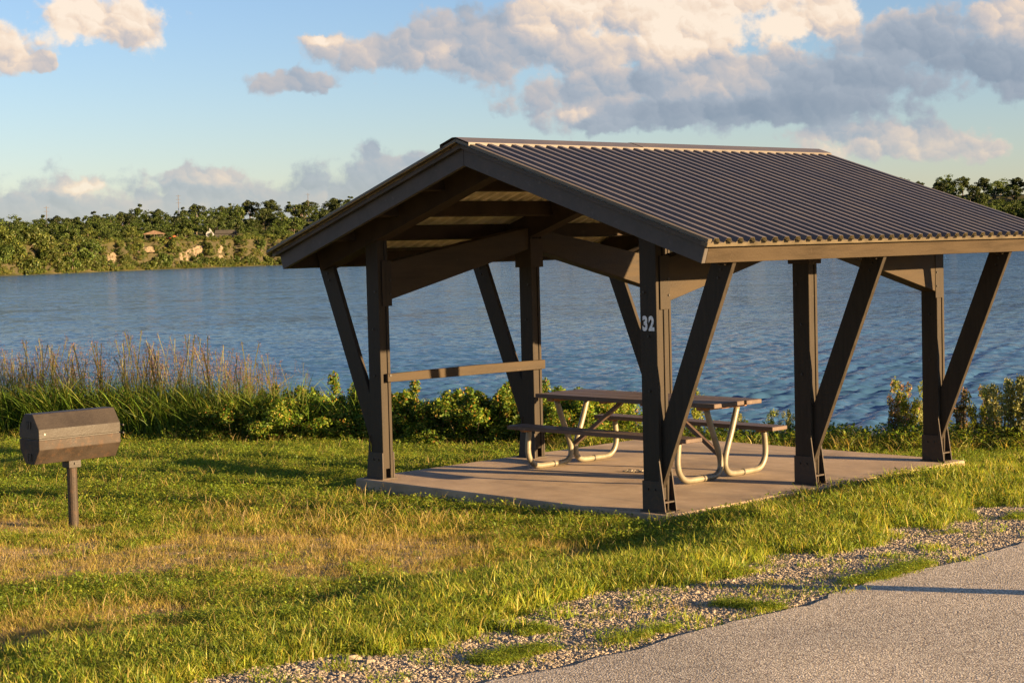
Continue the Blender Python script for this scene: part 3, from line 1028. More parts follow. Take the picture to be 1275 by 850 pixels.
for yy in (-0.30, 0.30):
    c.box(-0.196, -0.1855, yy - 0.04, yy + 0.04, gz - 0.04, gz + 0.04)
c.build('hinge', M['bolt'], bowl)


# ------------------------------------------------------------------ scatter tool (geometry nodes, one stuff object each)
def scatter(name, pts, rot, scl, idx, protos, **k):
    pc = bpy.data.collections.new(name + '_kinds')
    for i, o in enumerate(protos):
        o.name = '%s_kind_%02d' % (name, i)
        pc.objects.link(o)
    me = bpy.data.meshes.new(name)
    n = len(pts)
    me.vertices.add(n)
    me.vertices.foreach_set('co', np.asarray(pts, np.float32).ravel())
    a = me.attributes.new('rot', 'FLOAT_VECTOR', 'POINT'); a.data.foreach_set('vector', np.asarray(rot, np.float32).ravel())
    a = me.attributes.new('scl', 'FLOAT_VECTOR', 'POINT'); a.data.foreach_set('vector', np.asarray(scl, np.float32).ravel())
    a = me.attributes.new('kind_index', 'INT', 'POINT'); a.data.foreach_set('value', np.asarray(idx, np.int32))
    me.update()
    o = bpy.data.objects.new(name, me)
    COL.objects.link(o)
    ng = bpy.data.node_groups.new(name + '_nodes', 'GeometryNodeTree')
    ng.interface.new_socket('Geometry', in_out='INPUT', socket_type='NodeSocketGeometry')
    ng.interface.new_socket('Geometry', in_out='OUTPUT', socket_type='NodeSocketGeometry')
    gi, go = ng.nodes.new('NodeGroupInput'), ng.nodes.new('NodeGroupOutput')
    m2p = ng.nodes.new('GeometryNodeMeshToPoints')
    iop = ng.nodes.new('GeometryNodeInstanceOnPoints')
    ci = ng.nodes.new('GeometryNodeCollectionInfo')
    ci.inputs['Collection'].default_value = pc
    ci.inputs['Separate Children'].default_value = True
    ci.inputs['Reset Children'].default_value = True
    iop.inputs['Pick Instance'].default_value = True

    def na(nm, dt):
        x = ng.nodes.new('GeometryNodeInputNamedAttribute')
        x.data_type = dt
        x.inputs['Name'].default_value = nm
        return x.outputs['Attribute']
    e2r = ng.nodes.new('FunctionNodeEulerToRotation')
    ng.links.new(na('rot', 'FLOAT_VECTOR'), e2r.inputs[0])
    ng.links.new(gi.outputs[0], m2p.inputs[0])
    ng.links.new(m2p.outputs[0], iop.inputs['Points'])
    ng.links.new(ci.outputs[0], iop.inputs['Instance'])
    ng.links.new(na('kind_index', 'INT'), iop.inputs['Instance Index'])
    ng.links.new(e2r.outputs[0], iop.inputs['Rotation'])
    ng.links.new(na('scl', 'FLOAT_VECTOR'), iop.inputs['Scale'])
    ng.links.new(iop.outputs[0], go.inputs[0])
    md = o.modifiers.new('scatter', 'NODES')
    md.node_group = ng
    return tag(o, kind='stuff', **k)


def blades(rng, n, radius, h, w, lean, cols, segs=2, curve=1.0):
    """a tuft of grass blades -> verts, tris, colours"""
    vs, fs, cs = [], [], []
    for _ in range(n):
        a, r = rng.uniform(0, 6.283), radius * math.sqrt(rng.uniform(0, 1))
        bx_, by_ = r * math.cos(a), r * math.sin(a)
        hh = h * rng.uniform(0.45, 1.15)
        la = rng.uniform(0, 6.283)
        ln = lean * hh * rng.uniform(0.2, 1.2)
        fa = rng.uniform(0, 6.283)
        ww = w * rng.uniform(0.6, 1.3)
        sx, sy = math.cos(fa) * ww / 2, math.sin(fa) * ww / 2
        col = np.array(cols[rng.integers(len(cols))]) * rng.uniform(0.75, 1.25)
        o = len(vs)
        for k in range(segs + 1):
            t = k / segs
            x = bx_ + math.cos(la) * ln * t ** (1 + curve)
            y = by_ + math.sin(la) * ln * t ** (1 + curve)
            z = hh * (t - 0.25 * lean * t * t) - 0.01
            if k < segs:
                q = 1 - 0.35 * t
                vs += [(x - sx * q, y - sy * q, z), (x + sx * q, y + sy * q, z)]; cs += [col, col]
            else:
                vs.append((x, y, z)); cs.append(col)
        for k in range(segs - 1):
            b = o + 2 * k
            fs += [(b, b + 1, b + 3), (b, b + 3, b + 2)]
        b = o + 2 * (segs - 1)
        fs.append((b, b + 1, b + 2))
    return vs, fs, cs


def tuft(rng, mt, parts):
    V, F, Cc = [], [], []
    for p in parts:
        v, f, c = p
        o = len(V)
        V += v; F += [tuple(i + o for i in t) for t in f]; Cc += c
    return np_mesh('tuft', V, F, mt, col=Cc, link=False)


GREEN = [(0.19, 0.262, 0.024), (0.245, 0.30, 0.03), (0.13, 0.20, 0.02), (0.31, 0.33, 0.04)]
YELLOW = [(0.36, 0.29, 0.055), (0.42, 0.32, 0.08), (0.30, 0.27, 0.045)]
DRY = [(0.44, 0.32, 0.13), (0.34, 0.24, 0.095), (0.50, 0.37, 0.17), (0.30, 0.23, 0.08)]


def weed_leaves(rng, n, rad, h, cols, size):
    vs, fs, cs = [], [], []
    for _ in range(n):
        a, r = rng.uniform(0, 6.283), rad * math.sqrt(rng.uniform(0, 1))
        p = Vector((r * math.cos(a), r * math.sin(a), h * rng.uniform(0.2, 1)))
        d = Vector((rng.normal(), rng.normal(), rng.uniform(-0.1, 0.7))).normalized()
        s_ = d.cross(Vector((rng.normal() * .3, rng.normal() * .3, 1))).normalized()
        s = size * rng.uniform(0.6, 1.3)
        o = len(vs)
        vs += [tuple(p), tuple(p + d * s * 0.5 + s_ * s * 0.28), tuple(p + d * s), tuple(p + d * s * 0.5 - s_ * s * 0.28)]
        fs += [(o, o + 1, o + 2), (o, o + 2, o + 3)]
        col = np.array(cols[rng.integers(len(cols))]) * rng.uniform(0.75, 1.25)
        cs += [col] * 4
    return vs, fs, cs


def gnoise(X, Y, seed, sc_):
    """smooth value noise"""
    rng = np.random.default_rng(seed)
    g = rng.uniform(0, 1, (128, 128))
    x, y = X * sc_ + 200.3, Y * sc_ + 170.7
    i, j = np.floor(x).astype(int), np.floor(y).astype(int)
    u, v = x - i, y - j
    u, v = u * u * (3 - 2 * u), v * v * (3 - 2 * v)
    G = lambda a, b: g[a % 128, b % 128]
    return (G(i, j) * (1 - u) + G(i + 1, j) * u) * (1 - v) + (G(i, j + 1) * (1 - u) + G(i + 1, j + 1) * u) * v


# bare or dry spots: X, Y, radius across, radius along, strength
BARE = [(2.0, -3.2, 1.9, 1.3, 1.1), (1.0, -4.0, 1.3, 1.0, 1.1), (3.0, -2.4, 1.5, 1.0, 1.0), (-1.3, -3.5, 1.1, .5, 1.0), (-2.3, -4.0, 1.1, .5, 1.0), (3.2, -5.0, 1.1, .7, .8), (4.0, -6.1, 1.3, .7, 1.0), (3.9, -1.5, .9, .5, .6), (0.2, -4.5, .9, .6, .8), (-.7, -3.0, .4, .35, .9), (5.1, -7.2, .9, .6, .8)]


def bareness(X, Y):
    b = np.zeros_like(X)
    for (bx_, by_, ra, rl, st) in BARE:
        d = ((X - bx_) / ra) ** 2 + ((Y - by_) / rl) ** 2
        b = np.maximum(b, st * np.exp(-d))
    return b


def build_grass():
    rng = np.random.default_rng(11)
    protos = []
    for k in range(4):      # 0-3 lawn
        protos.append(tuft(rng, M['blade'], [blades(rng, 52, 0.11, 0.062, 0.0065, 0.85, GREEN * 3 + YELLOW), blades(rng, 10, 0.11, 0.045, 0.005, 1.4, DRY)]))
    for k in range(3):      # 4-6 yellowing
        protos.append(tuft(rng, M['blade'], [blades(rng, 30, 0.12, 0.052, 0.006, 1.0, GREEN[1:] + YELLOW * 2), blades(rng, 30, 0.13, 0.045, 0.005, 1.5, DRY)]))
    for k in range(3):      # 7-9 tall green
        protos.append(tuft(rng, M['blade'], [blades(rng, 32, 0.09, 0.125, 0.0075, 0.6, GREEN * 3 + YELLOW, 3), blades(rng, 18, 0.12, 0.07, 0.007, 0.9, GREEN)]))
    for k in range(2):      # 10-11 leafy weeds
        protos.append(tuft(rng, M['blade'], [weed_leaves(rng, 70, 0.12, 0.075, GREEN + [(0.14, 0.19, 0.03)], 0.021), blades(rng, 16, 0.10, 0.10, 0.006, 0.7, GREEN)]))
    for k in range(2):      # 12-13 dry straw and seed stalks
        protos.append(tuft(rng, M['blade'], [blades(rng, 30, 0.14, 0.032, 0.0045, 2.2, DRY), blades(rng, 5, 0.08, 0.17, 0.0035, 0.8, DRY + YELLOW, 3)]))
    n = 250000
    az = rng.uniform(-23, 23, n)
    D = np.exp(rng.uniform(math.log(6.5), math.log(30), n))
    X, Y = polar_xy(az, D / np.cos(np.radians(az)))
    q = -0.447 * X + 0.894 * Y
    keep = (q < 7.5) & ~((X > -0.36) & (X < W + 0.37) & (Y > -0.13) & (Y < L2 + PB + 0.15)) & (X < 7.56)
    big, med, fin = gnoise(X, Y, 1, 0.45), gnoise(X, Y, 2, 1.5), gnoise(X, Y, 3, 4.0)
    br = bareness(X, Y) * (0.35 + 1.1 * gnoise(X, Y, 12, 2.6))
    shoulder = np.clip((X + (med - 0.5) * 0.7 + (fin - .5) * .45 - 5.98) / 0.45, 0, 1)
    dens = (1 - np.clip(br * 1.7 - .1, 0, .975)) * (1 - shoulder * 0.99) * (0.55 + 0.9 * fin)
    # greener strip right along the road edge and in small clumps on the shoulder
    edge_clump = (np.abs(X - 7.46) < 0.10) & ((gnoise(X, Y, 8, 1.6) > 0.84)) | ((X > 6.6) & (gnoise(X, Y, 9, 2.6) > 0.93))
    dens = np.where(edge_clump, np.maximum(dens, 0.8), dens)
    litter = (br > 0.42) & (X < 5.8) & (rng.uniform(0, 1, n) < 0.30)   # flattened straw on the worn ground
    keep &= (rng.uniform(0, 1, n) < dens) | litter
    dry = np.clip(br * 1.3 + (big - 0.58) * 1.2 + (med - .5) * .7 + 0.10 * (X < 5) * (Y < -1.0), 0, 1)
    tall = np.clip((X - 4.4) * 0.42 + (med - 0.45) * 0.9, 0, 1) * (X < 6.7)
    tall = np.where((X > 3.9) & (Y > -0.4), np.maximum(tall, 0.30), tall)
    u = rng.uniform(0, 1, n)
    idx = rng.integers(0, 4, n)
    idx = np.where(u < dry * 0.75, rng.integers(4, 7, n), idx)
    u2 = rng.uniform(0, 1, n)
    idx = np.where((u2 < tall * 0.5) & (u > dry * 0.6), rng.integers(7, 10, n), idx)
    u3 = rng.uniform(0, 1, n)
    idx = np.where((u3 < 0.16) & (u > dry), rng.integers(10, 12, n), idx)
    idx = np.where(u3 > 0.955 - 0.12 * dry, rng.integers(12, 14, n), idx)
    idx = np.where(edge_clump, np.where(u3 > .5, rng.integers(10, 12, n), rng.integers(0, 4, n)), idx)
    s = rng.uniform(0.6, 1.1, n) * (0.85 + 0.5 * big) * np.clip(0.75 + D / 40, 0.8, 1.5)
    idx = np.where(litter, np.where(u3 > .25, rng.integers(12, 14, n), rng.integers(4, 7, n)), idx)
    s = np.where(edge_clump | litter, s * 0.6, s)
    # mown ankle-high lawn by the slab front, longer just against its edges
    k = keep
    X, Y, idx, s = X[k], Y[k], idx[k], s[k]
    Z = near_z(X, Y)
    m_ = len(X)
    rot = np.stack([rng.normal(0, 0.08, m_), rng.normal(0, 0.08, m_), rng.uniform(0, 6.283, m_)], 1)
    scl = np.stack([s, s, s * rng.uniform(0.75, 1.25, m_)], 1)
    scatter('grass', np.stack([X, Y, Z], 1), rot, scl, idx, protos, label='sunlit green and yellowing grass around the slab and grill', cat='grass')
    return m_


NG = build_grass()


def rock_proto(rng, mt, r=0.012):
    v, f = [], []
    import itertools
    phi = (1 + 5 ** 0.5) / 2
    ic = [(-1, phi, 0), (1, phi, 0), (-1, -phi, 0), (1, -phi, 0), (0, -1, phi), (0, 1, phi), (0, -1, -phi), (0, 1, -phi), (phi, 0, -1), (phi, 0, 1), (-phi, 0, -1), (-phi, 0, 1)]
    fc_ = [(0, 11, 5), (0, 5, 1), (0, 1, 7), (0, 7, 10), (0, 10, 11), (1, 5, 9), (5, 11, 4), (11, 10, 2), (10, 7, 6), (7, 1, 8), (3, 9, 4), (3, 4, 2), (3, 2, 6), (3, 6, 8), (3, 8, 9), (4, 9, 5), (2, 4, 11), (6, 2, 10), (8, 6, 7), (9, 8, 1)]
    sc_ = np.array([1.0, rng.uniform(.7, 1.1), rng.uniform(.5, .8)])
    v = [np.array(p) / 1.9 * rng.uniform(0.75, 1.2) * sc_ * r for p in ic]
    return np_mesh('stone', v, fc_, mt, link=False)


def build_gravel():
    rng = np.random.default_rng(21)
    protos = [rock_proto(rng, M['stone'] if k % 3 else M['stone2']) for k in range(6)]
    n = 210000
    Y = -9.5 + rng.uniform(0, 1, n) ** 1.2 * 15
    X = rng.uniform(5.7, 7.60, n)
    med, fin = gnoise(X, Y, 2, 1.5), gnoise(X, Y, 3, 4.0)
    shoulder = np.clip((X + (med - 0.5) * 0.7 + (fin - .5) * .45 - 5.95) / 0.45, 0, 1)
    keep = rng.uniform(0, 1, n) < shoulder * 0.9 * (0.5 + fin)
    # stones in the worn patches of lawn
    n2 = 4200
    b = np.array(BARE)[rng.integers(0, len(BARE), n2)]
    X2 = b[:, 0] + rng.normal(0, 1, n2) * b[:, 2] * 0.6
    Y2 = b[:, 1] + rng.normal(0, 1, n2) * b[:, 3] * 0.6
    X, Y = np.concatenate([X[keep], X2]), np.concatenate([Y[keep], Y2])
    m_ = len(X)
    s = np.exp(rng.normal(0, 0.5, m_)) * 0.42
    Z = near_z(X, Y) + 0.003
    rot = rng.uniform(0, 6.283, (m_, 3)) * np.array([0.1, 0.1, 1])
    scatter('gravel', np.stack([X, Y, Z], 1), rot, np.stack([s, s, s], 1), rng.integers(0, 6, m_), protos, label='loose pale gravel along the road edge and in worn patches', cat='gravel')


build_gravel()


# ------------------------------------------------------------------ bank vegetation
def leaf_cloud(rng, n, centres, size, cols, flat=0.5):
    """many small folded leaves through the volume of several lobes"""
    c = np.array(centres)   # x y z rx ry rz
    k = rng.integers(0, len(c), n)
    d = rng.normal(size=(n, 3)); d /= np.linalg.norm(d, axis=1)[:, None]
    r = rng.uniform(0, 1, n) ** 0.42
    p = c[k, :3] + d * r[:, None] * c[k, 3:6]
    nrm = d + rng.normal(size=(n, 3)) * 0.8 + np.array([0, 0, flat]); nrm /= np.linalg.norm(nrm, axis=1)[:, None]
    t = np.cross(nrm, rng.normal(size=(n, 3))); t /= np.linalg.norm(t, axis=1)[:, None]
    b = np.cross(nrm, t)
    s = size * rng.uniform(0.6, 1.35, n)[:, None]
    v = np.stack([p - t * s * .5, p + b * s * .3 + nrm * s * .06, p + t * s * .5, p - b * s * .3 + nrm * s * .06], 1).reshape(-1, 3)
    o = np.arange(n)[:, None] * 4
    f = np.concatenate([o + np.array([[0, 1, 2]]), o + np.array([[0, 2, 3]])], 1).reshape(-1, 3)
    ci = np.array(cols)[(rng.uniform(0, 1, n) ** 1.3 * len(cols)).astype(int)]
    # clump-wise colour so that sprays differ
    kk = np.array(rng.uniform(0.7, 1.3, len(c)))[k]
    col = np.repeat(ci * (kk * rng.uniform(0.8, 1.2, n))[:, None], 4, 0)
    return v, f, col


BUSH = [(0.09, 0.165, 0.015), (0.12, 0.20, 0.018), (0.175, 0.23, 0.024), (0.06, 0.115, 0.011), (0.235, 0.25, 0.028)]
BUSH_D = BUSH * 2 + [(0.34, 0.17, 0.035), (0.30, 0.26, 0.05)]


def bush_proto(seed, w, h, n):
    rng = np.random.default_rng(seed)
    e = empty('bush', (0, 0, 0))
    cs = []
    for _ in range(24):
        a, r = rng.uniform(0, 6.283), w * 0.46 * math.sqrt(rng.uniform())
        z = h * rng.uniform(0.16, 0.86)
        rr = rng.uniform(0.09, 0.19) * w * 0.8
        cs.append((r * math.cos(a), r * math.sin(a), z, rr, rr, rr * rng.uniform(.6, .95)))
    for _ in range(6):   # upright shoots breaking the outline
        a, r = rng.uniform(0, 6.283), w * 0.40 * math.sqrt(rng.uniform())
        cs.append((r * math.cos(a), r * math.sin(a), h * rng.uniform(0.72, 1.02), 0.08, 0.08, rng.uniform(.06, .18)))
    v, f, col = leaf_cloud(rng, n, cs, 0.046, BUSH_D)
    fo = np_mesh('foliage', v, f, M['leaf'], col=col)
    fo.parent = e
    sm = MB()
    for c_ in cs[::2]:
        sm.tube([(c_[0] * .3, c_[1] * .3, -0.1), (c_[0] * .7, c_[1] * .7, c_[2] * .5), (c_[0], c_[1], c_[2])], [0.012, 0.009, 0.004], 5)
    st = sm.build('stems', M['stem'])
    st.parent = e
    return e


def polar_pt(az, D):
    X, Y = polar_xy(np.array(float(az)), np.array(D / math.cos(R(az))))
    return float(X), float(Y)


bushes = [bush_proto(100 + k, 1.45, (0.78, 0.92, 0.7)[k], 6400) for k in range(3)]
rnd = random.Random(8)
# bearing, distance along the view, scale: one row along the crest of the bank
spots = []
for az in np.arange(-9.4, 2.6, 0.62):
    X, Y = 0, 0
    for row in (0, 1):
        spots.append((az + rnd.uniform(-.2, .2), row))
first = {}
for i, (az, row) in enumerate(spots):
    # intersect bearing with the bank line q = const
    qt = 6.2 + row * 0.75 + rnd.uniform(-.25, .25)
    d = np.array([math.cos(R(az)) * FH[0] + math.sin(R(az)) * RH[0], math.cos(R(az)) * FH[1] + math.sin(R(az)) * RH[1]])
    nq = np.array([-0.447, 0.894])
    r = (qt - C2 @ nq) / (d @ nq)
    X, Y = C2 + d * r
    k = i % 3
    if k not in first:
        o = bushes[k]; first[k] = 1
    else:
        o = copy_tree(bushes[k])
    s = rnd.uniform(0.85, 1.12) * (1.0 if az > -8 else 0.85) * (1.12 if row else 1.0)
    o.location = (X, Y, float(near_z(np.array(X), np.array(Y))) - 0.03)
    o.rotation_euler = (0, 0, rnd.uniform(0, 6.28))
    o.scale = (s, s, s * rnd.uniform(.72, 1.0))
    where = 'behind the grill' if az < -7.2 else 'between the grill and the handrail' if az < -4.6 else 'behind the handrail' if az < 0.3 else 'behind the picnic table'
    look = ('rounded', 'tallest', 'low spreading')[k]
    tag(o, '%s leafy bush %s, %s row on the bank' % (look, where, ('front', 'lakeside')[row]), 'bush', '%s bushes %s, %s row' % (look, where, ('front', 'lakeside')[row]))


# tall seeding grass on the left part of the bank (uncountable: one object)
def reed_proto(rng, heads=True, tallness=1.0):
    parts = [blades(rng, 40, 0.2, 0.98 * tallness, 0.015, 0.7, [(0.12, 0.20, 0.025), (0.17, 0.245, 0.035), (0.09, 0.16, 0.02), (0.24, 0.24, 0.05)], 5, 1.2)]
    vs, fs, cs = [], [], []
    if heads:
        for _ in range(3):
            a, r = rng.uniform(0, 6.283), 0.13 * math.sqrt(rng.uniform())
            h = rng.uniform(1.05, 1.4) * tallness
            la, ln = rng.uniform(0, 6.283), rng.uniform(0.05, 0.3)
            P = lambda t: Vector((r * math.cos(a) + math.cos(la) * ln * t ** 2, r * math.sin(a) + math.sin(la) * ln * t ** 2, h * t))
            for k in range(6):
                p, q_ = P(k / 6), P((k + 1) / 6)
                o = len(vs); w_ = 0.004
                vs += [tuple(p + Vector((-w_, w_, 0))), tuple(p + Vector((w_, -w_, 0))), tuple(q_ + Vector((w_, -w_, 0))), tuple(q_ + Vector((-w_, w_, 0)))]
                fs += [(o, o + 1, o + 2), (o, o + 2, o + 3)]
                cs += [np.array((0.17, 0.17, 0.05))] * 4
            hc = [np.array((0.24, 0.12, 0.10)), np.array((0.30, 0.16, 0.12)), np.array((0.18, 0.09, 0.085)), np.array((0.34, 0.21, 0.13))][rng.integers(4)]
            for _k in range(70):   # open drooping panicle
                t = rng.uniform(0.76, 1.02)
                sp_ = (1.03 - t) * 0.42
                p = P(t) + Vector((rng.normal() * sp_, rng.normal() * sp_, rng.normal() * 0.02 - sp_ * .2))
                d = Vector((rng.normal(), rng.normal(), rng.normal() + .4)).normalized() * rng.uniform(0.012, 0.03)
                s_ = d.cross(Vector((rng.normal(), rng.normal(), rng.normal()))).normalized() * 0.0045
                o = len(vs)
                vs += [tuple(p - s_), tuple(p + s_), tuple(p + d)]
                fs.append((o, o + 1, o + 2))
                cs += [hc * rng.uniform(.7, 1.2)] * 3
        parts.append((vs, fs, cs))
    return tuft(rng, M['blade'], parts)


def bank_points(rng, n, az0, az1, q0, q1, power=1.0):
    az = az0 + (az1 - az0) * rng.uniform(0, 1, n) ** power
    qt = rng.uniform(q0, q1, n)
    dx = np.cos(np.radians(az)) * FH[0] + np.sin(np.radians(az)) * RH[0]
    dy = np.cos(np.radians(az)) * FH[1] + np.sin(np.radians(az)) * RH[1]
    c0 = -0.447 * C2[0] + 0.894 * C2[1]
    r = (qt - c0) / (-0.447 * dx + 0.894 * dy)
    return C2[0] + r * dx, C2[1] + r * dy, az


def build_reeds():
    rng = np.random.default_rng(31)
    protos = [reed_proto(rng, True, 1.1), reed_proto(rng, True)] + [reed_proto(rng, False, 1.2 - .1 * k) for k in range(4)]
    X, Y, az = bank_points(rng, 900, -22, -5.2, 5.9, 7.0)
    keep = rng.uniform(0, 1, len(X)) < np.clip(np.interp(az, [-22, -11, -8, -6.2], [1, 1, .45, .06]), 0, 1)
    X, Y, az = X[keep], Y[keep], az[keep]
    n = len(X)
    s = rng.uniform(0.7, 1.12, n) * np.interp(az, [-20, -12, -6], [1.0, 1.0, .85])
    Z = near_z(X, Y) - 0.02
    rot = np.stack([rng.normal(0.0, .06, n), rng.normal(0, .06, n), rng.uniform(0, 6.283, n)], 1)
    scatter('tall_grass', np.stack([X, Y, Z], 1), rot, np.stack([s, s, s], 1), rng.integers(0, 6, n), protos, label='tall seeding grass with purplish heads along the bank behind the grill', cat='tall grass')
    # rough uncut grass and weeds at the foot of the bushes and along the bank on the right
    protos = [tuft(rng, M['blade'], [blades(rng, 34, 0.16, 0.30, 0.012, 0.8, GREEN + YELLOW + [(0.12, 0.16, 0.03)], 3), blades(rng, 10, 0.16, 0.34, 0.006, 0.7, DRY, 3)]) for _ in range(3)]
    protos += [tuft(rng, M['blade'], [weed_leaves(rng, 90, 0.18, 0.30, BUSH + [(0.16, 0.18, 0.03)], 0.055), blades(rng, 16, .16, .34, .009, .7, GREEN + DRY, 3)]) for _ in range(2)]
    X1, Y1, a1 = bank_points(rng, 900, -20, 4, 5.6, 7.4)
    X2, Y2, a2 = bank_points(rng, 1900, 1.5, 22, 4.7, 8.6)
    X, Y = np.concatenate([X1, X2]), np.concatenate([Y1, Y2])
    n = len(X)
    s = np.concatenate([rng.uniform(.5, .95, len(X1)), rng.uniform(.55, 1.15, len(X2))])
    rot = np.stack([rng.normal(0, .1, n), rng.normal(0, .1, n), rng.uniform(0, 6.283, n)], 1)
    scatter('rough_grass', np.stack([X, Y, near_z(X, Y) - .02], 1), rot, np.stack([s, s, s], 1), rng.integers(0, 5, n), protos, label='uncut rough grass and low weeds along the top of the bank', cat='rough grass')


build_reeds()


# individual tall weeds on the bank to the right
def weed_proto(seed, h, nst, cols, seedy):
    rng = np.random.default_rng(seed)
    e = empty('weed_plant', (0, 0, 0))
    sm = MB()
    V, F, Cc = [], [], []
    for k in range(nst):
        a = rng.uniform(0, 6.283); ln = rng.uniform(0.03, 0.22) * h
        hh = h * rng.uniform(0.65, 1.05)
        bx_, by_ = rng.normal() * .06, rng.normal() * .06
        P = [(bx_ + math.cos(a) * ln * t * t, by_ + math.sin(a) * ln * t * t, hh * t - .05) for t in (0, .35, .7, 1)]
        sm.tube(P, [0.007, 0.006, 0.004, 0.002], 5)
        cs = [(P[i][0], P[i][1], P[i][2], .05, .05, .13 * h) for i in (1, 2, 2, 3, 3)]
        v, f, col = leaf_cloud(rng, 170, cs, 0.036, cols, 0.1)
        o = len(V)
        V += list(v); F += list(f + o); Cc += list(col)
    np_mesh('foliage', V, F, M['leaf'], col=Cc).parent = e
    sm.build('stems', M['stem']).parent = e
    return e


WG = [(0.24, 0.27, 0.03), (0.18, 0.22, 0.025), (0.30, 0.30, 0.05)]
WB = [(0.16, 0.15, 0.04), (0.24, 0.15, 0.08), (0.28, 0.16, 0.10), (0.13, 0.14, 0.03)]
WP = [(0.27, 0.28, 0.11), (0.20, 0.24, 0.07), (0.31, 0.29, 0.13)]
wp = [weed_proto(301, 0.85, 7, WG, 0), weed_proto(302, 0.75, 8, WB, 1), weed_proto(303, 0.8, 9, WP, 0)]
labels = [('bright green leafy weed standing on the bank against the water', 'green weeds on the bank'),
          ('reddish brown seeding weed standing on the bank against the water', 'reddish weeds on the bank'),
          ('pale grey green feathery weed standing on the bank against the water', 'pale weeds on the bank')]
used = set()
rnd = random.Random(14)
wspots = [(12.75, 5.9, 0, 1.0), (12.35, 6.1, 1, 1.0), (12.1, 5.7, 1, .8), (14.2, 5.7, 1, .9), (14.7, 5.6, 0, .8), (15.2, 5.5, 2, 1.0), (15.6, 5.3, 2, 1.1), (16.0, 5.2, 2, 1.15), (16.5, 5.1, 2, 1.2), (15.0, 5.9, 1, .9),
          (17.2, 5.2, 2, 1.1), (17.9, 5.3, 0, 1.0), (13.4, 6.0, 0, .6), (7.3, 6.0, 2, .55), (8.3, 6.0, 0, .55), (5.9, 6.0, 0, .8), (5.2, 6.2, 2, .55), (3.4, 6.0, 0, .8), (13.0, 6.4, 2, .7), (8.8, 6.2, 2, .6), (9.3, 6.3, 0, .4)]
for az, qt, k, s in wspots:
    d = np.array([math.cos(R(az)) * FH[0] + math.sin(R(az)) * RH[0], math.cos(R(az)) * FH[1] + math.sin(R(az)) * RH[1]])
    nq = np.array([-0.447, 0.894])
    r = (qt - C2 @ nq) / (d @ nq)
    X, Y = C2 + d * r
    o = wp[k] if k not in used else copy_tree(wp[k])
    used.add(k)
    o.location = (X, Y, float(near_z(np.array(X), np.array(Y))))
    o.rotation_euler = (0, 0, rnd.uniform(0, 6.28))
    o.scale = (s,) * 3
    tag(o, labels[k][0], 'weed', labels[k][1])


# ------------------------------------------------------------------ far shore
TREE = [(0.050, 0.078, 0.014), (0.066, 0.096, 0.018), (0.037, 0.060, 0.012), (0.088, 0.11, 0.022)]
TREE_Y = [(0.085, 0.112, 0.02), (0.112, 0.132, 0.025), (0.062, 0.092, 0.018), (0.14, 0.145, 0.03)]
TREE_D = [(0.040, 0.055, 0.014), (0.030, 0.042, 0.011), (0.052, 0.066, 0.015)]


def tree_proto(seed, h, w, cols, n, trunk_frac=0.16):
    rng = np.random.default_rng(seed)
    e = empty('tree', (0, 0, 0))
    cs = []
    lean = rng.normal(size=2) * 0.06
    for _ in range(38):
        a, r = rng.uniform(0, 6.283), w * 0.43 * rng.uniform() ** 0.6 * (1 + 0.25 * math.sin(3 * _))
        prof_ = max(0.1, 1 - (2 * r / w) ** 2 * 0.8)
        z = h * (trunk_frac + 0.04 + (0.88 - trunk_frac) * prof_ * rng.uniform(0.0, 1.0) ** 0.8)
        rr = w * rng.uniform(0.06, 0.16)
        cs.append((r * math.cos(a) + lean[0] * z, r * math.sin(a) + lean[1] * z, z, rr * rng.uniform(.8, 1.4), rr * rng.uniform(.8, 1.4), rr * rng.uniform(.5, .85)))
    v, f, col = leaf_cloud(rng, int(n * 1.35), cs, 0.58, cols, 0.4)
    np_mesh('crown', v, f, M['tree_leaf'], col=col).parent = e
    t = MB()
    t.tube([(0, 0, -0.8), (0.1, 0, h * trunk_frac), (0, .15, h * .7)], [0.34, 0.24, 0.07], 7)
    for c_ in cs[:6]:
        t.tube([(0.08, 0, h * trunk_frac * rng.uniform(.8, 1.3)), (c_[0] * .55, c_[1] * .55, (c_[2] + h * trunk_frac) / 2), (c_[0], c_[1], c_[2])], [0.15, 0.10, 0.03], 5)
    t.build('trunk', M['bark']).parent = e
    return e


def shrub_proto(seed, h, w, cols, n):
    rng = np.random.default_rng(seed)
    e = empty('shore_bush', (0, 0, 0))
    cs = []
    for _ in range(9):
        a, r = rng.uniform(0, 6.283), w * 0.36 * math.sqrt(rng.uniform())
        z = h * rng.uniform(0.15, 0.8)
        rr = w * rng.uniform(0.14, 0.25)
        cs.append((r * math.cos(a), r * math.sin(a), z, rr, rr, rr))
    v, f, col = leaf_cloud(rng, n, cs, 0.55, cols, 0.3)
    np_mesh('foliage', v, f, M['tree_leaf'], col=col).parent = e
    t = MB()
    for c_ in cs[:4]:
        t.tube([(0, 0, -0.5), (c_[0] * .6, c_[1] * .6, c_[2] * .6), c_[:3]], [0.10, 0.06, 0.03], 5)
    t.build('stems', M['bark']).parent = e
    return e


def far_pt(az, t):
    r = float(shore_dist(np.array(az))) + t
    X, Y = polar_xy(np.array(float(az)), np.array(r))
    return float(X), float(Y), float(far_z(np.array(float(az)), np.array(float(t))))


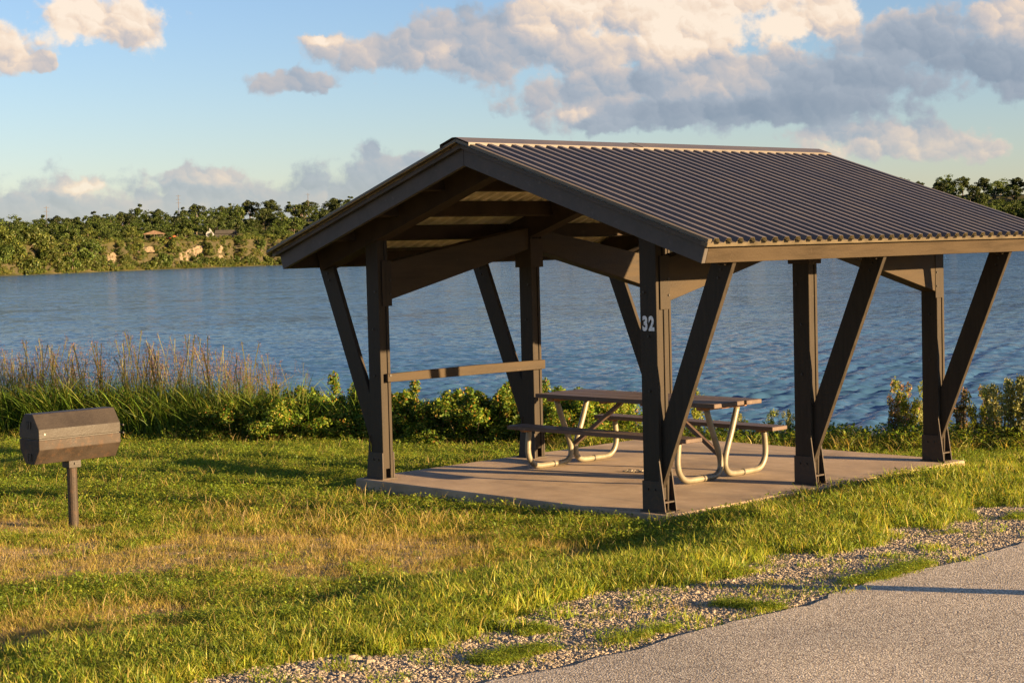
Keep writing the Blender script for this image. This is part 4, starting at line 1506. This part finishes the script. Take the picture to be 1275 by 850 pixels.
tp = [tree_proto(401, 9, 10, TREE, 2600), tree_proto(402, 10, 9.5, TREE_D, 2600), tree_proto(403, 8.5, 9, TREE_Y, 2400), tree_proto(404, 8, 9.5, TREE, 2400, .12), tree_proto(405, 9.5, 8, TREE_D + TREE, 2400)]
bp = [shrub_proto(501, 4.2, 5, TREE_Y, 700), shrub_proto(502, 3.4, 4.4, TREE_Y + TREE, 600), shrub_proto(503, 5.6, 5, TREE, 800)]
used = set()
rnd = random.Random(23)


def put_far(proto, key, az, t, s, label, cat, group, sink=0.0):
    o = proto if key not in used else copy_tree(proto)
    used.add(key)
    x, y, z = far_pt(az, t)
    o.location = (x, y, z - sink)
    o.rotation_euler = (0, 0, rnd.uniform(0, 6.28))
    o.scale = (s * rnd.uniform(.9, 1.1), s * rnd.uniform(.9, 1.1), s * rnd.uniform(.88, 1.12))
    tag(o, label, cat, group)
    return o


TREE_LOOK = ['olive broad crowned', 'darkest green tall', 'brightest green rounded', 'mossy low spreading', 'dusky narrow crowned']


def row(az0, az1, step, t0, t1, kinds, s0, s1, label, group, skip=()):
    az = az0
    while az < az1:
        a = az + rnd.uniform(-.3, .3) * step
        if not any(lo < a < hi for lo, hi in skip):
            k = rnd.choice(kinds)
            put_far(tp[k], ('t', k), a, rnd.uniform(t0, t1), rnd.uniform(s0, s1), TREE_LOOK[k] + ' ' + label, 'tree', TREE_LOOK[k].split(' ')[0] + ' ' + group)
        az += step * rnd.uniform(.8, 1.2)


A = ('tree in the wood on the hill above the far bluff', 'trees in the wood across the lake')
B = ('tree on the grassy terrace at the edge of the far bluff', 'trees on the terrace across the lake')
Cw = ('tree in the wood seen past the low corner of the roof', 'trees beyond the right end of the roof')
for t0, t1, st, ks, s0, s1 in ((62, 74, .50, (0, 3, 4), .9, 1.15), (84, 98, .55, (0, 1, 4), .9, 1.2), (110, 126, .58, (1, 0), 1.0, 1.2), (138, 158, .62, (1, 4), 1.0, 1.25)):
    row(-19.5, -4.2, st, t0, t1, ks, s0, s1, *A)
row(-18.5, -13.9, .36, 14, 34, (0, 2, 3), .8, 1.05, *B, skip=((-14.75, -13.95),))
row(-13.9, -7.2, .62, 26, 46, (0, 2, 3), .62, .85, *B, skip=((-11.6, -10.6), (-9.9, -8.9)))
for t0, t1, st, ks, s0, s1 in ((24, 40, .42, (0, 3, 2), .9, 1.1), (48, 62, .42, (0, 3, 2), .9, 1.15), (66, 78, .45, (0, 3, 4), .9, 1.15), (84, 98, .5, (0, 2, 4), .95, 1.15), (112, 130, .55, (1, 0, 3), 1.0, 1.2), (140, 165, .6, (1, 0), 1.05, 1.25)):
    row(11.8, 18.5, st, t0, t1, ks, s0, s1, *Cw)
row(-4.2, 11.4, 1.2, 120, 150, (0, 1), 1.0, 1.2, 'tree on the far hill straight behind the shelter', 'trees behind the shelter roof')

BUSH_LOOK = ['bright yellow green', 'small mixed green', 'tall darker green']
D_ = ('bush at the foot of the limestone bank across the lake', 'bushes along the far waterline')
az = -18.6
while az < -3.5:
    k = rnd.choice((0, 1, 2))
    big_ = az < -13.2
    put_far(bp[k], ('b', k), az, rnd.uniform(2.5, 8), rnd.uniform(.7, 1.15) * (1.5 if big_ else 1.0), *(BUSH_LOOK[k] + ' ' + D_[0], 'bush', BUSH_LOOK[k] + ' ' + D_[1]))
    az += rnd.uniform(.11, .2)
E_ = ('bush on the rim of the limestone bank across the lake', 'bushes on the rim of the far bank')
az = -18.4
while az < -4:
    k = rnd.choice((0, 1, 2))
    big_ = az < -13.6
    put_far(bp[k], ('b', k), az, rnd.uniform(9, 22), rnd.uniform(.5, .95) * (1.9 if big_ else .9), *(BUSH_LOOK[k] + ' ' + E_[0], 'bush', BUSH_LOOK[k] + ' ' + E_[1]), sink=.2)
    az += rnd.uniform(.14, .3)

def build_far_scrub():
    rng = np.random.default_rng(91)
    protos = []
    for k in range(4):
        cs = [(rng.normal() * .5, rng.normal() * .5, rng.uniform(.2, 1.1), rng.uniform(.4, .8), rng.uniform(.4, .8), rng.uniform(.3, .6)) for _ in range(7)]
        v, f, col = leaf_cloud(rng, 240, cs, 0.34, (TREE_Y + [(0.24, 0.19, 0.05), (0.20, 0.15, 0.05)]) if k % 2 else TREE_Y + TREE, .3)
        protos.append(np_mesh('scrub', v, f, M['tree_leaf'], col=col, link=False))
    n = 8000
    az = rng.uniform(-19, -4, n)
    t = rng.uniform(2, 44, n)
    k = rng.uniform(0, 1, n) < np.interp(t, [2, 6, 12, 20, 44], [.9, .8, .5, .55, .3])
    k &= ~((t > 22) & ((np.abs(az + 10.2) < 1.5) | (np.abs(az + 14.3) < .5)))
    az, t = az[k], t[k]
    r = shore_dist(az) + t
    X, Y = polar_xy(az, r)
    s_ = rng.uniform(.5, 1.25, len(az))
    rot = np.stack([0 * az, 0 * az, rng.uniform(0, 6.28, len(az))], 1)
    scatter('far_scrub', np.stack([X, Y, far_z(az, t)], 1), rot, np.stack([s_, s_, s_], 1), rng.integers(0, 4, len(az)), protos, label='low olive scrub covering the bank across the lake', cat='scrub')


build_far_scrub()

# limestone ledges
def ledge(az0, az1, t, z0, z1, seed):
    """weathered limestone face: bedded courses stepping back, broken along its length"""
    rng = np.random.default_rng(seed)
    n, m_ = int((az1 - az0) / 0.022), 12
    a = np.linspace(az0, az1, n)
    env = np.clip(np.minimum(a - az0, az1 - a) / 0.25, 0, 1) ** 0.5
    cut = gnoise(a * 6, a * 0, seed, 1.0)
    ztop = z0 + (z1 - z0) * np.clip(env * (0.55 + 0.75 * cut), 0.05, 1.15)
    course = np.cumsum(rng.uniform(0.1, 0.5, m_))
    course = course - course.min()
    v = np.zeros((m_ + 1, n, 3))
    for i in range(m_):
        k = i / (m_ - 1)
        z = z0 + (ztop - z0) * k
        off = t + course[i] * 0.8 + 1.6 * (gnoise(a * 9, a * 0 + i * .55, seed + 1, 1.0) - .5) + 0.8 * (gnoise(a * 30, a * 0 + i * .8, seed + 2, 1.0) - .5)
        r = shore_dist(a) + off
        v[i, :, 0], v[i, :, 1] = polar_xy(a, r)
        v[i, :, 2] = z
    r = shore_dist(a) + t + 12
    v[m_, :, 0], v[m_, :, 1] = polar_xy(a, r)
    v[m_, :, 2] = ztop - 0.3
    i, j = np.meshgrid(np.arange(m_), np.arange(n - 1), indexing='ij')
    q = i * n + j
    f = np.stack([q, q + 1, q + n + 1, q + n], -1).reshape(-1, 4)
    o = np_mesh('limestone_ledge', v.reshape(-1, 3), f, M['rock'])
    tag(o, kind='structure')


ledge(-10.75, -8.95, 7.5, 0.0, 5.0, 61)
ledge(-13.1, -12.3, 7.5, -0.5, 3.6, 62)
ledge(-14.6, -14.1, 7.0, -0.5, 3.8, 63)
ledge(-12.0, -11.2, 9.0, 3.6, 6.0, 64)

# far pavilion, tents, house, cars, poles
M['tin'] = painted('brown_tin_roof', (0.17, 0.105, 0.065), (0.14, 0.09, 0.05), 1, 0.6)
M['darkwall'] = painted('dark_wall', (0.05, 0.045, 0.04), (0.08, 0.07, 0.06), 1, 0.8)
M['whitewall'] = painted('white_wall', (0.34, 0.34, 0.34), (0.28, 0.28, 0.28), 1, 0.6)
M['orange'] = painted('orange_fabric', (0.45, 0.07, 0.03), (0.5, 0.08, 0.03), 1, 0.7)
M['carpaint'] = painted('car_white', (0.7, 0.7, 0.7), (0.6, 0.6, 0.6), 1, 0.3)
M['glass'] = painted('dark_glass', (0.03, 0.035, 0.04), (0.04, 0.045, 0.05), 1, 0.1)
M['pole'] = painted('pole_wood', (0.12, 0.095, 0.075), (0.15, 0.12, 0.09), 2, 0.9)


def face_rot(x, y):
    return math.atan2(C2[1] - y, C2[0] - x) + math.pi / 2     # local -Y faces the near bank


x, y, z = far_pt(-11.28, 40)
pv = empty('pavilion', (x, y, z), face_rot(x, y), label='small open pavilion with brown sheet roof on the terrace across the lake', cat='pavilion')
c = MB(); c.prism([(-4.2, 3.0), (4.2, 3.0), (4.3, 3.25), (0, 4.6), (-4.3, 3.25)], 'y', -3, 3); c.build('roof', M['tin'], pv)
for sx in (-3.6, 0, 3.6):
    for sy in (-2.5, 2.5):
        c = MB(); c.box(sx - .12, sx + .12, sy - .12, sy + .12, -.4, 3.0); c.build('post', M['pole'], pv)
c = MB(); c.box(-3.4, 3.4, 2.0, 2.2, -.3, 2.6); c.build('back_wall', M['darkwall'], pv)


def tent(az, t, s, label):
    x, y, z = far_pt(az, t)
    e = empty('tent', (x, y, z), face_rot(x, y) + .3, label=label, cat='tent', group='orange tents by the pavilion')
    c = MB()
    n = 10
    pts = [(-1.7 * s * math.cos(math.pi * k / n), 2.0 * s * math.sin(math.pi * k / n) - .1) for k in range(n + 1)]
    c.prism(pts[::-1], 'y', -1.3 * s, 1.3 * s)
    c.build('canopy', M['orange'], e, smooth=False)
    c = MB(); c.prism([(-.5 * s, -.05), (.5 * s, -.05), (0, 1.4 * s)], 'y', -1.33 * s, -1.305 * s); c.build('door_flap', M['darkwall'], e)


tent(-10.95, 36, .85, 'orange dome tent beside the pavilion across the lake')
tent(-10.72, 37, 1.1, 'orange dome tent beside the pavilion across the lake')
tent(-10.42, 38, .6, 'orange dome tent beside the pavilion across the lake')

x, y, z = far_pt(-9.15, 58)
hs_ = empty('house', (x, y, z), face_rot(x, y), label='low dark walled house with white gable in the trees across the lake', cat='house')
c = MB(); c.box(-3.5, 6, -3, 3, -.6, 3.2); c.build('wall', M['darkwall'], hs_)
c = MB(); c.prism([(-3.5, 3.2), (6.6, 3.2), (5.4, 4.7), (-3.0, 4.7)], 'y', -3.6, 3.6); c.build('roof', M['darkwall'], hs_)
c = MB(); c.prism([(-7, -.5), (-3.6, -.5), (-3.6, 3), (-5.3, 5.6), (-7, 3.4)], 'y', -3.5, 0.5); c.build('gable', M['whitewall'], hs_)
for sx in (-1.5, 1.2, 4):
    c = MB(); c.box(sx - .5, sx + .5, -3.05, -3.01, 1.0, 2.2); c.build('window', M['glass'], hs_)


def car(az, t, label, colr, rot=0):
    x, y, z = far_pt(az, t)
    e = empty('parked_car', (x, y, z), face_rot(x, y) + rot, label=label, cat='car')
    c = MB(); c.prism([(-2.2, .35), (2.2, .35), (2.25, .8), (1.3, .95), (.7, 1.5), (-1.2, 1.5), (-1.9, .95), (-2.25, .9)], 'y', -.85, .85); b_ = c.build('body', colr, e, bevel=.05)
    c = MB(); c.prism([(1.1, .97), (.62, 1.42), (-1.1, 1.42), (-1.65, .97)], 'y', -.87, .87); c.build('window', M['glass'], e)
    for sx in (-1.35, 1.35):
        for sy in (-.8, .8):
            c = MB(); c.tube([(sx, sy - .1, .34), (sx, sy + .1, .34)], .34, 12); c.build('wheel', M['glass'], e)


car(-14.45, 40, 'white car parked under the trees across the lake', M['carpaint'])
car(-14.0, 42, 'silver grey car parked beside the white car across the lake', M['galv'], .2)
car(-12.0, 40, 'white car parked at the edge of the terrace by the pavilion', M['carpaint'], .5)


def pole(az, t, h, label, lattice=False):
    x, y, z = far_pt(az, t)
    e = empty('utility_pole', (x, y, z), face_rot(x, y), label=label, cat='utility pole')
    c = MB(); c.tube([(0, 0, -.5), (0, 0, h)], [.16, .10], 8); c.build('pole', M['pole'], e)
    for zz in ((h - .6,) if not lattice else (h - .6, h - 2.2, h - 3.8)):
        c = MB(); c.box(-1.1, 1.1, -.06, .06, zz - .06, zz + .06); c.build('crossarm', M['pole'], e)


pole(-6.42, 128, 14.0, 'timber utility pole above the trees close to the left end of the roof')
pole(-10.5, 150, 14.5, 'thin utility pole with three crossarms above the wood across the lake', True)
pole(-14.55, 150, 14.0, 'slim utility pole rising over the low end of the wood', True)

# timber bollard beside the road, just out of view; its long shadow crosses the asphalt
bx_, by_ = 10.9, -1.35
bz_ = float(near_z(np.array(bx_), np.array(by_)))
bol = empty('bollard', (bx_, by_, bz_), label='round timber bollard with a dark cap standing on the road verge', cat='bollard')
c = MB(); c.tube([(0, 0, -.2), (0, 0, .66), (0, 0, .70)], [.085, .08, .06], 14); c.build('post', M['pole'], bol)
c = MB(); c.tube([(0, 0, .701), (0, 0, .72)], [.07, .05], 14); c.build('cap', M['bolt'], bol)
